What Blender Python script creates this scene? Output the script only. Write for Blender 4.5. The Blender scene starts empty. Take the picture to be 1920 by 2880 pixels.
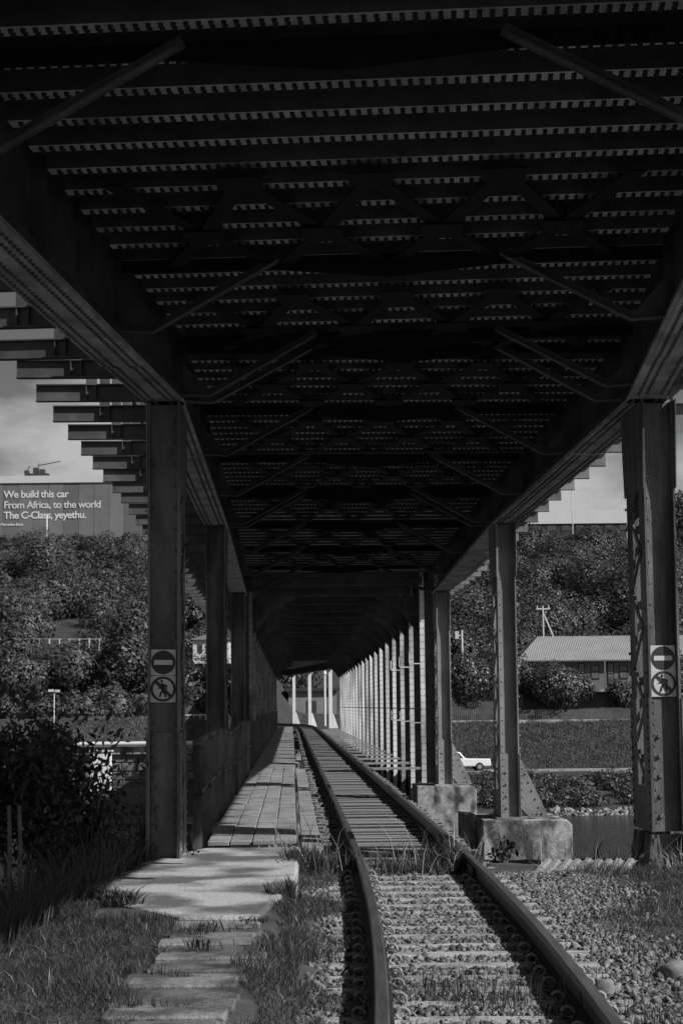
import bpy, math, random
import numpy as np
from mathutils import Vector, Matrix
random.seed(7); RNG = np.random.default_rng(11)
scene = bpy.context.scene
COL = scene.collection

# ------------------------------------------------------------------ camera, sky, sun, exposure
F_PX = 5000.0; PITCH = math.atan(545 / F_PX); ROLL = 0.0097; EYE = Vector((0, 0, 1.45))
fwd = Vector((0, math.cos(PITCH), math.sin(PITCH))); up0 = Vector((0, -math.sin(PITCH), math.cos(PITCH))); r0 = Vector((1, 0, 0))
rgt = r0 * math.cos(ROLL) - up0 * math.sin(ROLL); upv = r0 * math.sin(ROLL) + up0 * math.cos(ROLL)
cd = bpy.data.cameras.new('camera'); cam = bpy.data.objects.new('camera', cd); COL.objects.link(cam)
M = Matrix((rgt, upv, -fwd)).transposed().to_4x4(); M.translation = EYE; cam.matrix_world = M
cd.sensor_fit = 'AUTO'; cd.sensor_width = 36; cd.lens = F_PX / 2880 * 36; cd.clip_start = 0.1; cd.clip_end = 5000
scene.camera = cam

SUN = Vector((0.85, -0.47, 0.78)).normalized()
sun_el = math.asin(SUN.z); sun_az = math.atan2(SUN.x, SUN.y)
w = bpy.data.worlds.new('World'); scene.world = w; w.use_nodes = True
nt = w.node_tree; nt.nodes.clear()
def wn(t, **k):
    n = nt.nodes.new(t)
    for a, b in k.items(): setattr(n, a, b)
    return n
sky = wn('ShaderNodeTexSky', sky_type='NISHITA', sun_disc=False, sun_elevation=sun_el, sun_rotation=sun_az)
sep = wn('ShaderNodeSeparateColor'); nt.links.new(sky.outputs[0], sep.inputs[0])
tc = wn('ShaderNodeTexCoord'); mp = wn('ShaderNodeMapping'); mp.inputs['Scale'].default_value = (1, 1, 2.6); mp.inputs['Location'].default_value = (2.87, 2.9, -4.46)
nt.links.new(tc.outputs['Generated'], mp.inputs['Vector'])
nz = wn('ShaderNodeTexNoise'); nz.inputs['Scale'].default_value = 7.0; nz.inputs['Detail'].default_value = 7; nz.inputs['Roughness'].default_value = 0.55
nt.links.new(mp.outputs[0], nz.inputs['Vector'])
rp = wn('ShaderNodeValToRGB'); rp.color_ramp.elements[0].position = 0.47; rp.color_ramp.elements[1].position = 0.66
sx = wn('ShaderNodeSeparateXYZ'); nt.links.new(tc.outputs['Generated'], sx.inputs[0])
mr = wn('ShaderNodeMapRange'); mr.inputs['From Min'].default_value = 0.05; mr.inputs['From Max'].default_value = 0.24; mr.inputs['To Min'].default_value = 0.20; mr.inputs['To Max'].default_value = -0.04
nt.links.new(sx.outputs[2], mr.inputs['Value']); ad = wn('ShaderNodeMath', operation='ADD'); nt.links.new(nz.outputs[0], ad.inputs[0]); nt.links.new(mr.outputs[0], ad.inputs[1])
nt.links.new(ad.outputs[0], rp.inputs[0])   # cloud banks thicken towards the horizon
mx = wn('ShaderNodeMix', data_type='RGBA'); nt.links.new(rp.outputs[0], mx.inputs['Factor'])
nt.links.new(sep.outputs[0], mx.inputs['A']); mx.inputs['B'].default_value = (8.5, 8.5, 8.5, 1)
bg = wn('ShaderNodeBackground'); bg.inputs['Strength'].default_value = 0.056
nt.links.new(mx.outputs['Result'], bg.inputs['Color'])
wo = wn('ShaderNodeOutputWorld'); nt.links.new(bg.outputs[0], wo.inputs[0])

sl = bpy.data.lights.new('sun', 'SUN'); sl.energy = 5.0; sl.angle = math.radians(0.5); sl.color = (1, 1, 1)
so = bpy.data.objects.new('sun', sl); COL.objects.link(so); so.rotation_euler = (-SUN).to_track_quat('-Z', 'Y').to_euler()
vs = scene.view_settings; vs.view_transform = 'Standard'; vs.look = 'None'; vs.exposure = 0.0; vs.gamma = 1.0; vs.use_curve_mapping = False
scene.render.engine = 'CYCLES'; scene.cycles.max_bounces = 6; scene.cycles.diffuse_bounces = 4

# ------------------------------------------------------------------ materials
MATS = {}
def mat(name, base, var=0.3, scale=6.0, rough=0.7, bump=0.15, bscale=60.0, metal=0.0, spec=0.3, stretch=None, stain=None, island=0.0, detail=5):
    if name in MATS: return MATS[name]
    m = bpy.data.materials.new(name); m.use_nodes = True; t = m.node_tree; b = t.nodes['Principled BSDF']
    b.inputs['Roughness'].default_value = rough; b.inputs['Metallic'].default_value = metal
    b.inputs['Specular IOR Level'].default_value = spec
    co = t.nodes.new('ShaderNodeNewGeometry'); mpn = t.nodes.new('ShaderNodeMapping')
    if stretch: mpn.inputs['Scale'].default_value = stretch
    t.links.new(co.outputs['Position'], mpn.inputs[0])
    n = t.nodes.new('ShaderNodeTexNoise'); n.inputs['Scale'].default_value = scale; n.inputs['Detail'].default_value = detail; n.inputs['Roughness'].default_value = 0.65
    t.links.new(mpn.outputs[0], n.inputs['Vector'])
    r = t.nodes.new('ShaderNodeMapRange'); r.inputs['From Min'].default_value = 0.3; r.inputs['From Max'].default_value = 0.7
    r.inputs['To Min'].default_value = base * (1 - var); r.inputs['To Max'].default_value = base * (1 + var)
    t.links.new(n.outputs[0], r.inputs['Value']); val = r.outputs[0]
    def mul(v, lo, hi, src, f0=0.0, f1=1.0):
        q = t.nodes.new('ShaderNodeMapRange'); q.inputs['From Min'].default_value = f0; q.inputs['From Max'].default_value = f1
        q.inputs['To Min'].default_value = lo; q.inputs['To Max'].default_value = hi
        t.links.new(src, q.inputs['Value'])
        k = t.nodes.new('ShaderNodeMath'); k.operation = 'MULTIPLY'; t.links.new(v, k.inputs[0]); t.links.new(q.outputs[0], k.inputs[1]); return k.outputs[0]
    if stain:
        n2 = t.nodes.new('ShaderNodeTexNoise'); n2.inputs['Scale'].default_value = stain[0]; n2.inputs['Detail'].default_value = 6
        if len(stain) > 4:
            mp2 = t.nodes.new('ShaderNodeMapping'); mp2.inputs['Scale'].default_value = stain[4]; t.links.new(co.outputs['Position'], mp2.inputs[0]); t.links.new(mp2.outputs[0], n2.inputs['Vector'])
        else: t.links.new(co.outputs['Position'], n2.inputs['Vector'])
        val = mul(val, stain[1], 1.0, n2.outputs[0], stain[2], stain[3])
    if island: val = mul(val, 1 - island, 1 + island, co.outputs['Random Per Island'])
    oi = t.nodes.new('ShaderNodeObjectInfo')
    val = mul(val, 0.9, 1.1, oi.outputs['Random'])
    t.links.new(val, b.inputs['Base Color'])
    if bump:
        bn = t.nodes.new('ShaderNodeTexNoise'); bn.inputs['Scale'].default_value = bscale; bn.inputs['Detail'].default_value = 4
        t.links.new(mpn.outputs[0], bn.inputs['Vector'])
        bu = t.nodes.new('ShaderNodeBump'); bu.inputs['Strength'].default_value = bump; bu.inputs['Distance'].default_value = 0.02
        t.links.new(bn.outputs[0], bu.inputs['Height']); t.links.new(bu.outputs[0], b.inputs['Normal'])
    MATS[name] = m; return m
def leafmat(name, base, island=0.45, trans=0.35, rough=0.5, patch=0.25, pscale=0.4):
    m = mat(name, base, var=patch, scale=pscale, rough=rough, bump=0, island=island, spec=0.4)
    t = m.node_tree; b = t.nodes['Principled BSDF']; out = t.nodes['Material Output']
    tr = t.nodes.new('ShaderNodeBsdfTranslucent'); ms = t.nodes.new('ShaderNodeMixShader'); ms.inputs[0].default_value = trans
    t.links.new(b.inputs['Base Color'].links[0].from_socket, tr.inputs[0])
    t.links.new(b.outputs[0], ms.inputs[1]); t.links.new(tr.outputs[0], ms.inputs[2]); t.links.new(ms.outputs[0], out.inputs[0]); return m
STEEL = mat('painted_steel', 0.145, 0.45, 4.0, 0.55, 0.35, 90, stretch=(1, 1, .3), stain=(2.6, .4, .38, .56, (1, 1, .18)))
STEELD = mat('deck_steel', 0.10, 0.3, 4.0, 0.6, 0.2, 80, stain=(1.5, .6, .35, .6))
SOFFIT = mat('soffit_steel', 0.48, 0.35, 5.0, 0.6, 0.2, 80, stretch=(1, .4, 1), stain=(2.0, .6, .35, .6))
SHADESTEEL = mat('shade_toned_steel', 0.06, 0.4, 4.0, 0.6, 0.2, 80)  # dark base carries the shade of the trough slots and slab underside
SILHOUETTE = mat('silhouette_steel', 0.012, 0.4, 4.0, 0.75, 0.2, 80, spec=.15)  # dark paint taken near black so the bracing reads as unlit silhouettes
RIVET = mat('dark_rivet', 0.03, 0.4, 9.0, 0.7, 0)  # rivet heads darker than the plates they sit on
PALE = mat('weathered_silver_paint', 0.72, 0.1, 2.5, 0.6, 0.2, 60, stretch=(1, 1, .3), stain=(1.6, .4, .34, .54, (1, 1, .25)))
WHITESTEEL = mat('white_paint', 0.75, 0.12, 2.0, 0.6, 0)
BRACKET = mat('bracket_steel', 0.20, 0.3, 2.0, 0.6, 0.1, 60, stain=(1.0, .6, .35, .6))
RAILM = mat('rail_steel', 0.035, 0.3, 8.0, 0.4, 0.1, 90, metal=0.2, stretch=(1, .1, 1))
RAILTOP = mat('worn_rail_head', 0.09, 0.4, 25.0, 0.45, 0.05, 60, metal=0.3, stretch=(1, .06, 1))
CONC = mat('concrete', 0.38, 0.6, 60, 0.85, 0.5, 70, stain=(1.3, .28, .42, .58))
PIERC = mat('stained_concrete', 0.34, 0.45, 9, 0.9, 0.6, 40, stain=(3.2, .18, .42, .58, (1, 1, .5)))
SLEEP = mat('concrete_sleeper', 0.36, 0.25, 18, 0.85, 0.4, 80, stain=(4.0, .55, .35, .55))
TIMBER = mat('weathered_timber', 0.27, 0.4, 9, 0.85, 0.5, 40, stretch=(1.0, 14, 6))
PLANK = mat('walkway_board', 0.30, 0.35, 7, 0.85, 0.5, 40, stretch=(14, 1.0, 6), stain=(2.5, .6, .35, .6))
GRAVEL = mat('ballast_stone', 0.13, 0.3, 30, 0.9, 0.0, 90, island=0.7)
SOIL = mat('soil', 0.07, 0.5, 3, 0.95, 0.6, 25)
GRASS = leafmat('grass_blade', 0.062, 0.55, 0.35, 0.5, 0.3, 2.0)
DRY = leafmat('dry_grass', 0.28, 0.4, 0.3, 0.6, 0.2, 2.0)
WEED = leafmat('weed_leaf', 0.05, 0.5, 0.3, 0.45)
LEAF = leafmat('bush_leaf', 0.062, 0.4, 0.12, 0.5, 0.35, 0.12)
LEAFD = leafmat('dark_tree_leaf', 0.06, 0.4, 0.12, 0.45, 0.3, 0.3)
BARK = mat('bark', 0.12, 0.4, 8, 0.9, 0.4, 30)
GBANK = mat('bank_grass', 0.045, 0.4, 0.8, 0.95, 0.8, 6)
SIGNW = mat('sign_white', 0.62, 0.06, 6, 0.5, 0.02, 60)
SIGND = mat('sign_red', 0.045, 0.1, 6, 0.5, 0)
SIGNK = mat('sign_black', 0.012, 0.1, 6, 0.5, 0)
ROOFM = mat('corrugated_roof', 0.25, 0.12, 0.8, 0.6, 0.05, 20)
WALLD = mat('house_wall', 0.16, 0.2, 1.0, 0.8, 0.1, 20)
GLASS = mat('window_glass', 0.05, 0.2, 1.0, 0.1, 0, spec=0.8)
CLAD = mat('grey_cladding', 0.15, 0.12, 0.35, 0.6, 0, island=0.12)
WHITEB = mat('white_cladding', 0.6, 0.06, 0.2, 0.7, 0)
LETTER = mat('letter_white', 0.62, 0.05, 1, 0.6, 0)
STONE = mat('wall_block', 0.17, 0.4, 2.0, 0.9, 0.5, 10, island=0.0, stain=(0.8, .5, .35, .6))
GALV = mat('galvanised_sheet', 0.24, 0.15, 4, 0.5, 0.1, 40)
CARW = mat('car_white_paint', 0.75, 0.03, 1, 0.3, 0, spec=0.5)
BLACK = mat('black_rubber', 0.015, 0.2, 3, 0.7, 0)
CLIPM = mat('clip_steel', 0.26, 0.3, 30, 0.6, 0.1, 90)
ROCK = mat('shore_stone', 0.2, 0.4, 2, 0.9, 0.4, 8, island=0.5)

# ------------------------------------------------------------------ mesh helpers
class MB:
    def __init__(s): s.v = []; s.f = []
    def box(s, x0, x1, y0, y1, z0, z1):
        b = len(s.v)
        s.v += [(x0, y0, z0), (x1, y0, z0), (x1, y1, z0), (x0, y1, z0), (x0, y0, z1), (x1, y0, z1), (x1, y1, z1), (x0, y1, z1)]
        s.f += [tuple(b + i for i in q) for q in ((0, 3, 2, 1), (4, 5, 6, 7), (0, 1, 5, 4), (1, 2, 6, 5), (2, 3, 7, 6), (3, 0, 4, 7))]; return s
    def hexa(s, p):
        b = len(s.v); s.v += [tuple(q) for q in p]
        s.f += [tuple(b + i for i in q) for q in ((0, 3, 2, 1), (4, 5, 6, 7), (0, 1, 5, 4), (1, 2, 6, 5), (2, 3, 7, 6), (3, 0, 4, 7))]; return s
    def bar(s, a, b, w, t, ref=(0, 0, 1)):
        a = Vector(a); b = Vector(b); d = (b - a).normalized(); r = Vector(ref)
        if abs(d.dot(r)) > .98: r = Vector((1, 0, 0))
        u = d.cross(r).normalized(); v = u.cross(d).normalized(); u *= w / 2; v *= t / 2
        return s.hexa([a - u - v, a + u - v, b + u - v, b - u - v, a - u + v, a + u + v, b + u + v, b - u + v])
    def prism(s, pts, axis, a, b):
        """polygon pts (2d) extruded along axis from a to b"""
        n = len(pts); k = len(s.v)
        def mk(p, q): return {'x': (q, p[0], p[1]), 'y': (p[0], q, p[1]), 'z': (p[0], p[1], q)}[axis]
        s.v += [mk(p, a) for p in pts] + [mk(p, b) for p in pts]
        s.f += [tuple(k + i for i in reversed(range(n))), tuple(k + n + i for i in range(n))]
        for i in range(n): j = (i + 1) % n; s.f.append((k + i, k + j, k + n + j, k + n + i))
        return s
    def tube(s, pts, r, n=6, caps=True):
        pts = [Vector(p) for p in pts]; k = len(s.v); m = len(pts)
        rr = r if isinstance(r, (list, tuple)) else [r] * m
        for i, p in enumerate(pts):
            d = (pts[min(i + 1, m - 1)] - pts[max(i - 1, 0)]).normalized(); ref = Vector((0, 0, 1)) if abs(d.z) < .9 else Vector((1, 0, 0))
            u = d.cross(ref).normalized(); v = u.cross(d)
            for j in range(n):
                a = 2 * math.pi * j / n; q = p + (u * math.cos(a) + v * math.sin(a)) * rr[i]; s.v.append(tuple(q))
        for i in range(m - 1):
            for j in range(n):
                a = k + i * n + j; b = k + i * n + (j + 1) % n; s.f.append((a, b, b + n, a + n))
        if caps: s.f += [tuple(k + j for j in reversed(range(n))), tuple(k + (m - 1) * n + j for j in range(n))]
        return s
    def rivet(s, p, nrm, r=.018, h=.014, n=6):
        p = Vector(p); d = Vector(nrm); ref = Vector((0, 0, 1)) if abs(d.z) < .9 else Vector((1, 0, 0)); u = d.cross(ref).normalized(); v = u.cross(d); k = len(s.v)
        for rr, hh in ((r, 0), (r * .62, h)):
            for j in range(n):
                a = 2 * math.pi * j / n; s.v.append(tuple(p + (u * math.cos(a) + v * math.sin(a)) * rr + d * hh))
        for j in range(n): s.f.append((k + j, k + (j + 1) % n, k + n + (j + 1) % n, k + n + j))
        s.f.append(tuple(k + n + j for j in range(n))); return s
    def mesh(s, name):
        me = bpy.data.meshes.new(name); me.from_pydata(s.v, [], s.f); me.update(); return me
def np_mesh(name, V, faces_n, smooth=False):
    """V (N,3) with faces of faces_n consecutive verts"""
    me = bpy.data.meshes.new(name); V = np.ascontiguousarray(V, dtype=np.float32); n = len(V); p = n // faces_n
    me.vertices.add(n); me.vertices.foreach_set('co', V.ravel()); me.loops.add(n); me.loops.foreach_set('vertex_index', np.arange(n, dtype=np.int32))
    me.polygons.add(p); me.polygons.foreach_set('loop_start', np.arange(0, n, faces_n, dtype=np.int32))
    me.update(calc_edges=True); me.validate(); return me
def idx_mesh(name, V, Fc):
    me = bpy.data.meshes.new(name); V = np.ascontiguousarray(V, dtype=np.float32); Fc = np.ascontiguousarray(Fc, dtype=np.int32); k = Fc.shape[1]
    me.vertices.add(len(V)); me.vertices.foreach_set('co', V.ravel()); me.loops.add(Fc.size); me.loops.foreach_set('vertex_index', Fc.ravel())
    me.polygons.add(len(Fc)); me.polygons.foreach_set('loop_start', np.arange(0, Fc.size, k, dtype=np.int32)); me.update(calc_edges=True); return me
def obj(name, m, material, parent=None, loc=(0, 0, 0), rz=0.0, smooth=False):
    me = m.mesh(name) if isinstance(m, MB) else m
    if material and not me.materials: me.materials.append(material)
    if smooth:
        me.polygons.foreach_set('use_smooth', np.ones(len(me.polygons), dtype=bool))
    o = bpy.data.objects.new(name, me); COL.objects.link(o); o.location = loc; o.rotation_euler = (0, 0, rz)
    if parent: o.parent = parent
    return o
def thing(name, label, cat, loc=(0, 0, 0), rz=0.0, group=None):
    o = bpy.data.objects.new(name, None); COL.objects.link(o); o.location = loc; o.rotation_euler = (0, 0, rz); o.empty_display_size = .2
    tag(o, label, cat, group); return o
def tag(o, label=None, cat=None, group=None, kind=None):
    for k, v in (('label', label), ('category', cat), ('group', group), ('kind', kind)):
        if v: o[k] = v
    return o
def bevel(o, w=.01, seg=1):
    b = o.modifiers.new('bevel', 'BEVEL'); b.width = w; b.segments = seg; b.limit_method = 'ANGLE'; return o
def ray(u, v): return fwd + rgt * ((u - 960) / F_PX) + upv * ((1440 - v) / F_PX)
def at(u, v, y): d = ray(u, v); return EYE + d * (y / d.y)     # world point at depth y (used to survey positions)

# ------------------------------------------------------------------ plan of the railway
HD = -0.029; HD0 = 0.08
def axis_pt(s):
    """centre of the bridge at chainage s (metres ahead of the camera): near span is turned, main line straight"""
    if s < 18: return Vector((0.688 + HD0 * (s - 18), s, 0)), -math.atan(HD0)
    return Vector((1.21 + HD * s, s, 0)), -math.atan(HD)
def P(s, o, z=0.0):
    c, a = axis_pt(s); return Vector((c.x + o * math.cos(a), c.y + o * math.sin(a), z))
def zdrop(s): return 0.0 if s < 31 else (-0.37 * min(1, (s - 31) / 12.7))
TR = [(-6, .1), (0, .42), (5, .62), (8.4, .72), (9.6, .74), (10.8, .76), (12, .765), (13.4, .755), (15.4, .715), (17, .69), (18.3, .665), (20.6, .60), (23.4, .53), (27.6, .41), (32, .28), (38, .11), (44.5, -.08), (59, -.50), (80, -1.11), (106, -1.87), (120, -2.3), (133, -2.75), (140, -3.2), (147, -4.0), (153, -5.2), (158, -7.0), (162, -9.5), (165, -13), (167, -18)]
TY = np.array([a for a, b in TR]); TX = np.array([b for a, b in TR])
def track_x(y): return float(np.interp(y, TY, TX))
def smooth_track():
    ys = np.arange(-6, 167.1, .5); xs = np.interp(ys, TY, TX)
    for _ in range(60): xs[1:-1] = (xs[:-2] + 2 * xs[1:-1] + xs[2:]) / 4
    return xs, ys
SX, SY = smooth_track()
def tx(y): return float(np.interp(y, SY, SX))

# ------------------------------------------------------------------ terrain, water
def nse(x, y, f, ph=0):
    return (np.sin(x * f + 1.3 * ph) * np.cos(y * f * .9 + ph) + .5 * np.sin(x * f * 2.1 + y * f * 1.7 + ph) + .25 * np.sin(x * f * 4.3 - y * f * 3.9 + 2 * ph)) / 1.5
def sstep(a, b, x): t = np.clip((x - a) / (b - a), 0, 1); return t * t * (3 - 2 * t)
def terrain(x, y):
    x = np.asarray(x, float); y = np.asarray(y, float)
    xl = np.interp(y, [0, 12.8, 16, 20], [-3.2, -2.15, -2.0, -2.0])
    emb = -.19 + .115 * (1 - sstep(-.55, -.15, x)) * sstep(-2.6, -1.9, x) * (1 - sstep(13.6, 15.5, y)) - np.maximum(0, xl - x) * .62 - np.maximum(0, x - 3.4) * .3 - np.maximum(0, x - 5.0) * .4 - np.maximum(0, y - 19.2) * 2.2
    emb += nse(x, y, 1.7, 1) * .03 * sstep(.9, 1.6, np.abs(x - .7)) + nse(x, y, 6, 2) * .012
    R = np.interp(y, [115, 120, 123, 141, 143.5, 149, 152, 165, 184, 300, 330, 900], [-8, -6.3, -5.5, -4.3, -4.0, -4.0, -3.6, -.3, .2, 29.0, 30, 31])
    L = np.interp(y, [104, 110, 126, 130, 131, 133, 139, 146, 300, 330, 900], [-8, -6.6, -4.0, -3.7, -1.7, -1.35, .55, .9, 28.6, 29.6, 31])
    k = sstep(-11, -4, x); far = L * (1 - k) + R * k
    far += nse(x, y, .06, 3) * 1.0 * sstep(190, 240, y) * (1 - sstep(295, 305, y)) + nse(x, y, .5, 4) * .12 * sstep(120, 124, y)
    cx = np.interp(y, SY, SX); c = (1 - sstep(4.5, 9, np.abs(x - cx))) * sstep(127, 131, y) * (1 - sstep(190, 205, y))
    far = far * (1 - c) + (-.22) * c
    z = np.maximum(emb, np.maximum(far, -8.5))
    return z
gx = np.concatenate([-np.geomspace(700, 6.2, 60), np.arange(-6, 6.01, .12), np.geomspace(6.2, 700, 60)])
gy = np.concatenate([np.arange(-40, -6, 4), np.arange(-6, 23, .16), np.arange(23, 100, 4), np.arange(100, 200, 1.2), np.arange(200, 345, 3), np.geomspace(350, 3000, 14)])
GX, GY = np.meshgrid(gx, gy); GZ = terrain(GX, GY); nx, ny = len(gx), len(gy)
I = np.arange(nx * ny).reshape(ny, nx); Fq = np.stack([I[:-1, :-1], I[:-1, 1:], I[1:, 1:], I[1:, :-1]], -1).reshape(-1, 4)
g = obj('ground', idx_mesh('ground', np.stack([GX, GY, GZ], -1).reshape(-1, 3), Fq), SOIL, smooth=True); tag(g, kind='structure')
yc = GY[:-1, :-1].ravel() + 1; g.data.materials.append(GBANK)
g.data.polygons.foreach_set('material_index', (yc > 60).astype(np.int32))
wm = bpy.data.materials.new('river_water'); wm.use_nodes = True; t = wm.node_tree; b = t.nodes['Principled BSDF']
b.inputs['Base Color'].default_value = (.015, .015, .015, 1); b.inputs['Roughness'].default_value = .15; b.inputs['IOR'].default_value = 1.33; b.inputs['Specular IOR Level'].default_value = .28
ge = t.nodes.new('ShaderNodeNewGeometry'); mpn = t.nodes.new('ShaderNodeMapping'); mpn.inputs['Scale'].default_value = (1, .45, 1); t.links.new(ge.outputs['Position'], mpn.inputs[0])
nn = t.nodes.new('ShaderNodeTexNoise'); nn.inputs['Scale'].default_value = 3.0; nn.inputs['Detail'].default_value = 4; t.links.new(mpn.outputs[0], nn.inputs['Vector'])
bu = t.nodes.new('ShaderNodeBump'); bu.inputs['Strength'].default_value = .9; bu.inputs['Distance'].default_value = .25; t.links.new(nn.outputs[0], bu.inputs['Height']); t.links.new(bu.outputs[0], b.inputs['Normal'])
tag(obj('river', MB().prism([(-700, 15), (700, 15), (700, 134), (-700, 134)], 'z', -6.3, -6.0), wm), kind='structure')
path = MB()
for i in range(60):
    x0 = -3 + i * 2; x1 = x0 + 2
    path.hexa([(x0, 143.8, -4.2), (x1, 143.8, -4.2), (x1, 148.4, -4.2), (x0, 148.4, -4.2)] + [(x0, 143.8, -3.9), (x1, 143.8, -3.9), (x1, 148.4, -3.88), (x0, 148.4, -3.88)])
tag(obj('riverside_path', path, mat('path_gravel', .22, .2, 1, .9, 0)), kind='structure')

# ------------------------------------------------------------------ steel approach bridge (near spans)
BR = thing('steel_viaduct', 'dark riveted steel viaduct with deck over the railway track', 'bridge')
ZG = 4.56; ZT = 5.25
def place(name, m, material, s, o=0.0, z=0.0, parent=BR):
    c, a = axis_pt(s); p = P(s, o, z); return obj(name, m, material, parent, p, a)
# troughs of the deck
TP = 0.522
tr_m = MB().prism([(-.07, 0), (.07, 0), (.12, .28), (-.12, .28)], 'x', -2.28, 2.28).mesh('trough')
tr_m.materials.append(SOFFIT); tr_m.materials.append(SHADESTEEL); tr_m.polygons.foreach_set('material_index', [1, 1, 0, 1, 1, 1])  # trough sides darker than the bottom: slot shade put into the colour
riv = MB(); s = -3.0; ntr = 0
while s < 46:
    if not (17.75 < s < 18.25):
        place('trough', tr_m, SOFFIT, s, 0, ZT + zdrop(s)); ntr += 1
        if 7.5 < s < 34:
            c, a = axis_pt(s)
            for i in range(-31, 32):
                for q in (-.03, .03):
                    o = i * .071; p = P(s, o, ZT + zdrop(s)); riv.rivet((p.x - q * math.sin(a), p.y + q * math.cos(a), p.z), (0, 0, -1), .019, .026, 6)
    s += TP
r = obj('rivets', riv, RIVET, BR); tag(r, kind='stuff')
# slab over the troughs, one piece per bay
for a, b in ((-4, 18), (18.01, 31), (31.01, 46), (17.4, 17.995)):
    d0, d1 = zdrop(a), zdrop(b); pts = []
    if a == 17.4:
        obj('gap_cover', MB().hexa([P(17.3, -3, ZT + .452), P(17.3, 3, ZT + .452), P(18.6, 3, ZT + .452), P(18.6, -3, ZT + .452), P(17.3, -3, ZT + .47), P(17.3, 3, ZT + .47), P(18.6, 3, ZT + .47), P(18.6, -3, ZT + .47)]), SHADESTEEL, BR); continue  # added cover over the slab gap, unseen, keeps sun off the sway brace
    for z in (ZT + .281, ZT + .45):
        pts += [P(a, -2.9, z + d0), P(a, 2.9, z + d0), P(b - .001, 2.9, z + d1), P(b - .001, -2.9, z + d1)]
    obj('deck_slab', MB().hexa(pts), SHADESTEEL, BR)
# edge girders with bottom flange, web, cover plate, rivets
def girder(s0, s1, o):
    if s0 < 0 and o > 0: s1 = 18.24     # the turned near girder runs on to meet the next one
    d0, d1 = zdrop(s0), zdrop(s1); c0, a0 = axis_pt((s0 + s1) / 2)
    def fr(s, dx, z): return P(min(max(s, s0 + .001), s1 - .001), o + dx, z)
    def bx(x0, x1, z0, z1, a=s0, b=s1):
        za, zb = np.interp([a, b], [s0, s1], [d0, d1])
        return MB().hexa([fr(a, x0, z0 + za), fr(a, x1, z0 + za), fr(b, x1, z0 + zb), fr(b, x0, z0 + zb), fr(a, x0, z1 + za), fr(a, x1, z1 + za), fr(b, x1, z1 + zb), fr(b, x0, z1 + zb)])
    gd = obj('girder', bx(-.02, .02, ZG + .03, ZT + .28), STEELD, BR)
    obj('bottom_flange', bx(-.2, .2, ZG, ZG + .035), SOFFIT, gd); L = s1 - s0
    obj('cover_plate', bx(-.2, .2, ZG - .022, ZG - .002, s0 + L * .30, s1 - L * .12), SOFFIT, gd)
    for sg in (-1, 1): obj('flange_angle', bx(min(.022 * sg, .15 * sg), max(.022 * sg, .15 * sg), ZG + .036, ZG + .16), STEELD, gd)
    rv = MB(); n = int(L / .1)
    if s0 < 30:
        for i in range(n):
            ss = s0 + .05 + i * .1; zc = ZG + np.interp(ss, [s0, s1], [d0, d1]) - (.022 if s0 + L * .3 < ss < s1 - L * .12 else 0)
            for dx in (-.15, -.075, .075, .15):
                p = fr(ss + (.05 if abs(dx) < .1 else 0), dx, zc); rv.rivet(p, (0, 0, -1), .02, .02, 6)
        tag(obj('rivets', rv, STEELD, gd), kind='stuff')
    st = MB().box(-.14, .14, -.008, .008, ZG + .17, ZT + .27).mesh('stiffener')
    for i in range(1, int(L / 1.48)):
        ss = s0 + i * 1.48; q = obj('stiffener', st, STEELD, gd, P(ss, o, zdrop(ss)), axis_pt(ss)[1])
SPANS = [(-1.0, 17.995), (18.003, 30.995), (31.003, 44.2)]
for a, b in SPANS:
    for o in (-2.49, 2.49): girder(a, b, o)
# brackets with posts along both sides
ib = MB().box(-1.2, 1.2, -.006, .006, .015, .185).box(-1.2, 1.2, -.05, .05, 0, .014).box(-1.2, 1.2, -.05, .05, .186, .2)
def brk(L, sg):
    m = MB(); x0, x1 = sorted((sg * .03, sg * L)); m.box(x0, x1, -.006, .006, .015, .185).box(x0, x1, -.055, .055, 0, .014).box(x0, x1, -.055, .055, .186, .2); return m.mesh('bracket_beam')
BL = brk(1.66, -1); BRt = brk(1.05, 1)
post_m = MB().box(-.06, .06, -.05, -.04, .2, 1.5).box(-.06, -.05, -.04, .06, .2, 1.5).box(.05, .06, -.04, .06, .2, 1.5).mesh('post')
stif = MB().box(-.005, .005, -.05, -.008, .016, .184).mesh('stiffener')
s = 8.7
while s < 125:
    if not (17.6 < s < 18.3):
        zz = 5.0 + zdrop(s)
        b1 = place('bracket_beam', BL, STEELD, s, -2.49, zz); c, a = axis_pt(s)
        obj('post', post_m, STEELD, b1, (-1.02, 0, 0)); [obj('stiffener', stif, STEELD, b1, (-1.02 + q, 0, 0)) for q in (-.055, .055)]
        b2 = place('bracket_beam', BRt, BRACKET, s, 2.49, zz); [obj('stiffener', stif, BRACKET, b2, (.5 + q, 0, 0)) for q in (-.055, .055)]
    s += 1.48
def longbeam(name, s0, s1, o, z, w, h, material):
    d0, d1 = zdrop(s0), zdrop(s1); pts = []
    for zz in (z, z + h):
        pts += [P(s0, o - w / 2, zz + d0), P(s0, o + w / 2, zz + d0), P(s1 - .001, o + w / 2, zz + d1), P(s1 - .001, o - w / 2, zz + d1)]
    return obj(name, MB().hexa(pts), material, BR)
for a, b in ((8, 18), (18.01, 31), (31.01, 43.7), (43.71, 125)):
    longbeam('parapet', a, b, 3.46, 5.203, .05, .95, STEELD)
    longbeam('handrail', a, b, -3.51, 6.45, .06, .06, STEELD)
    longbeam('handrail', a, b, -3.51, 5.95, .05, .05, STEELD)
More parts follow.
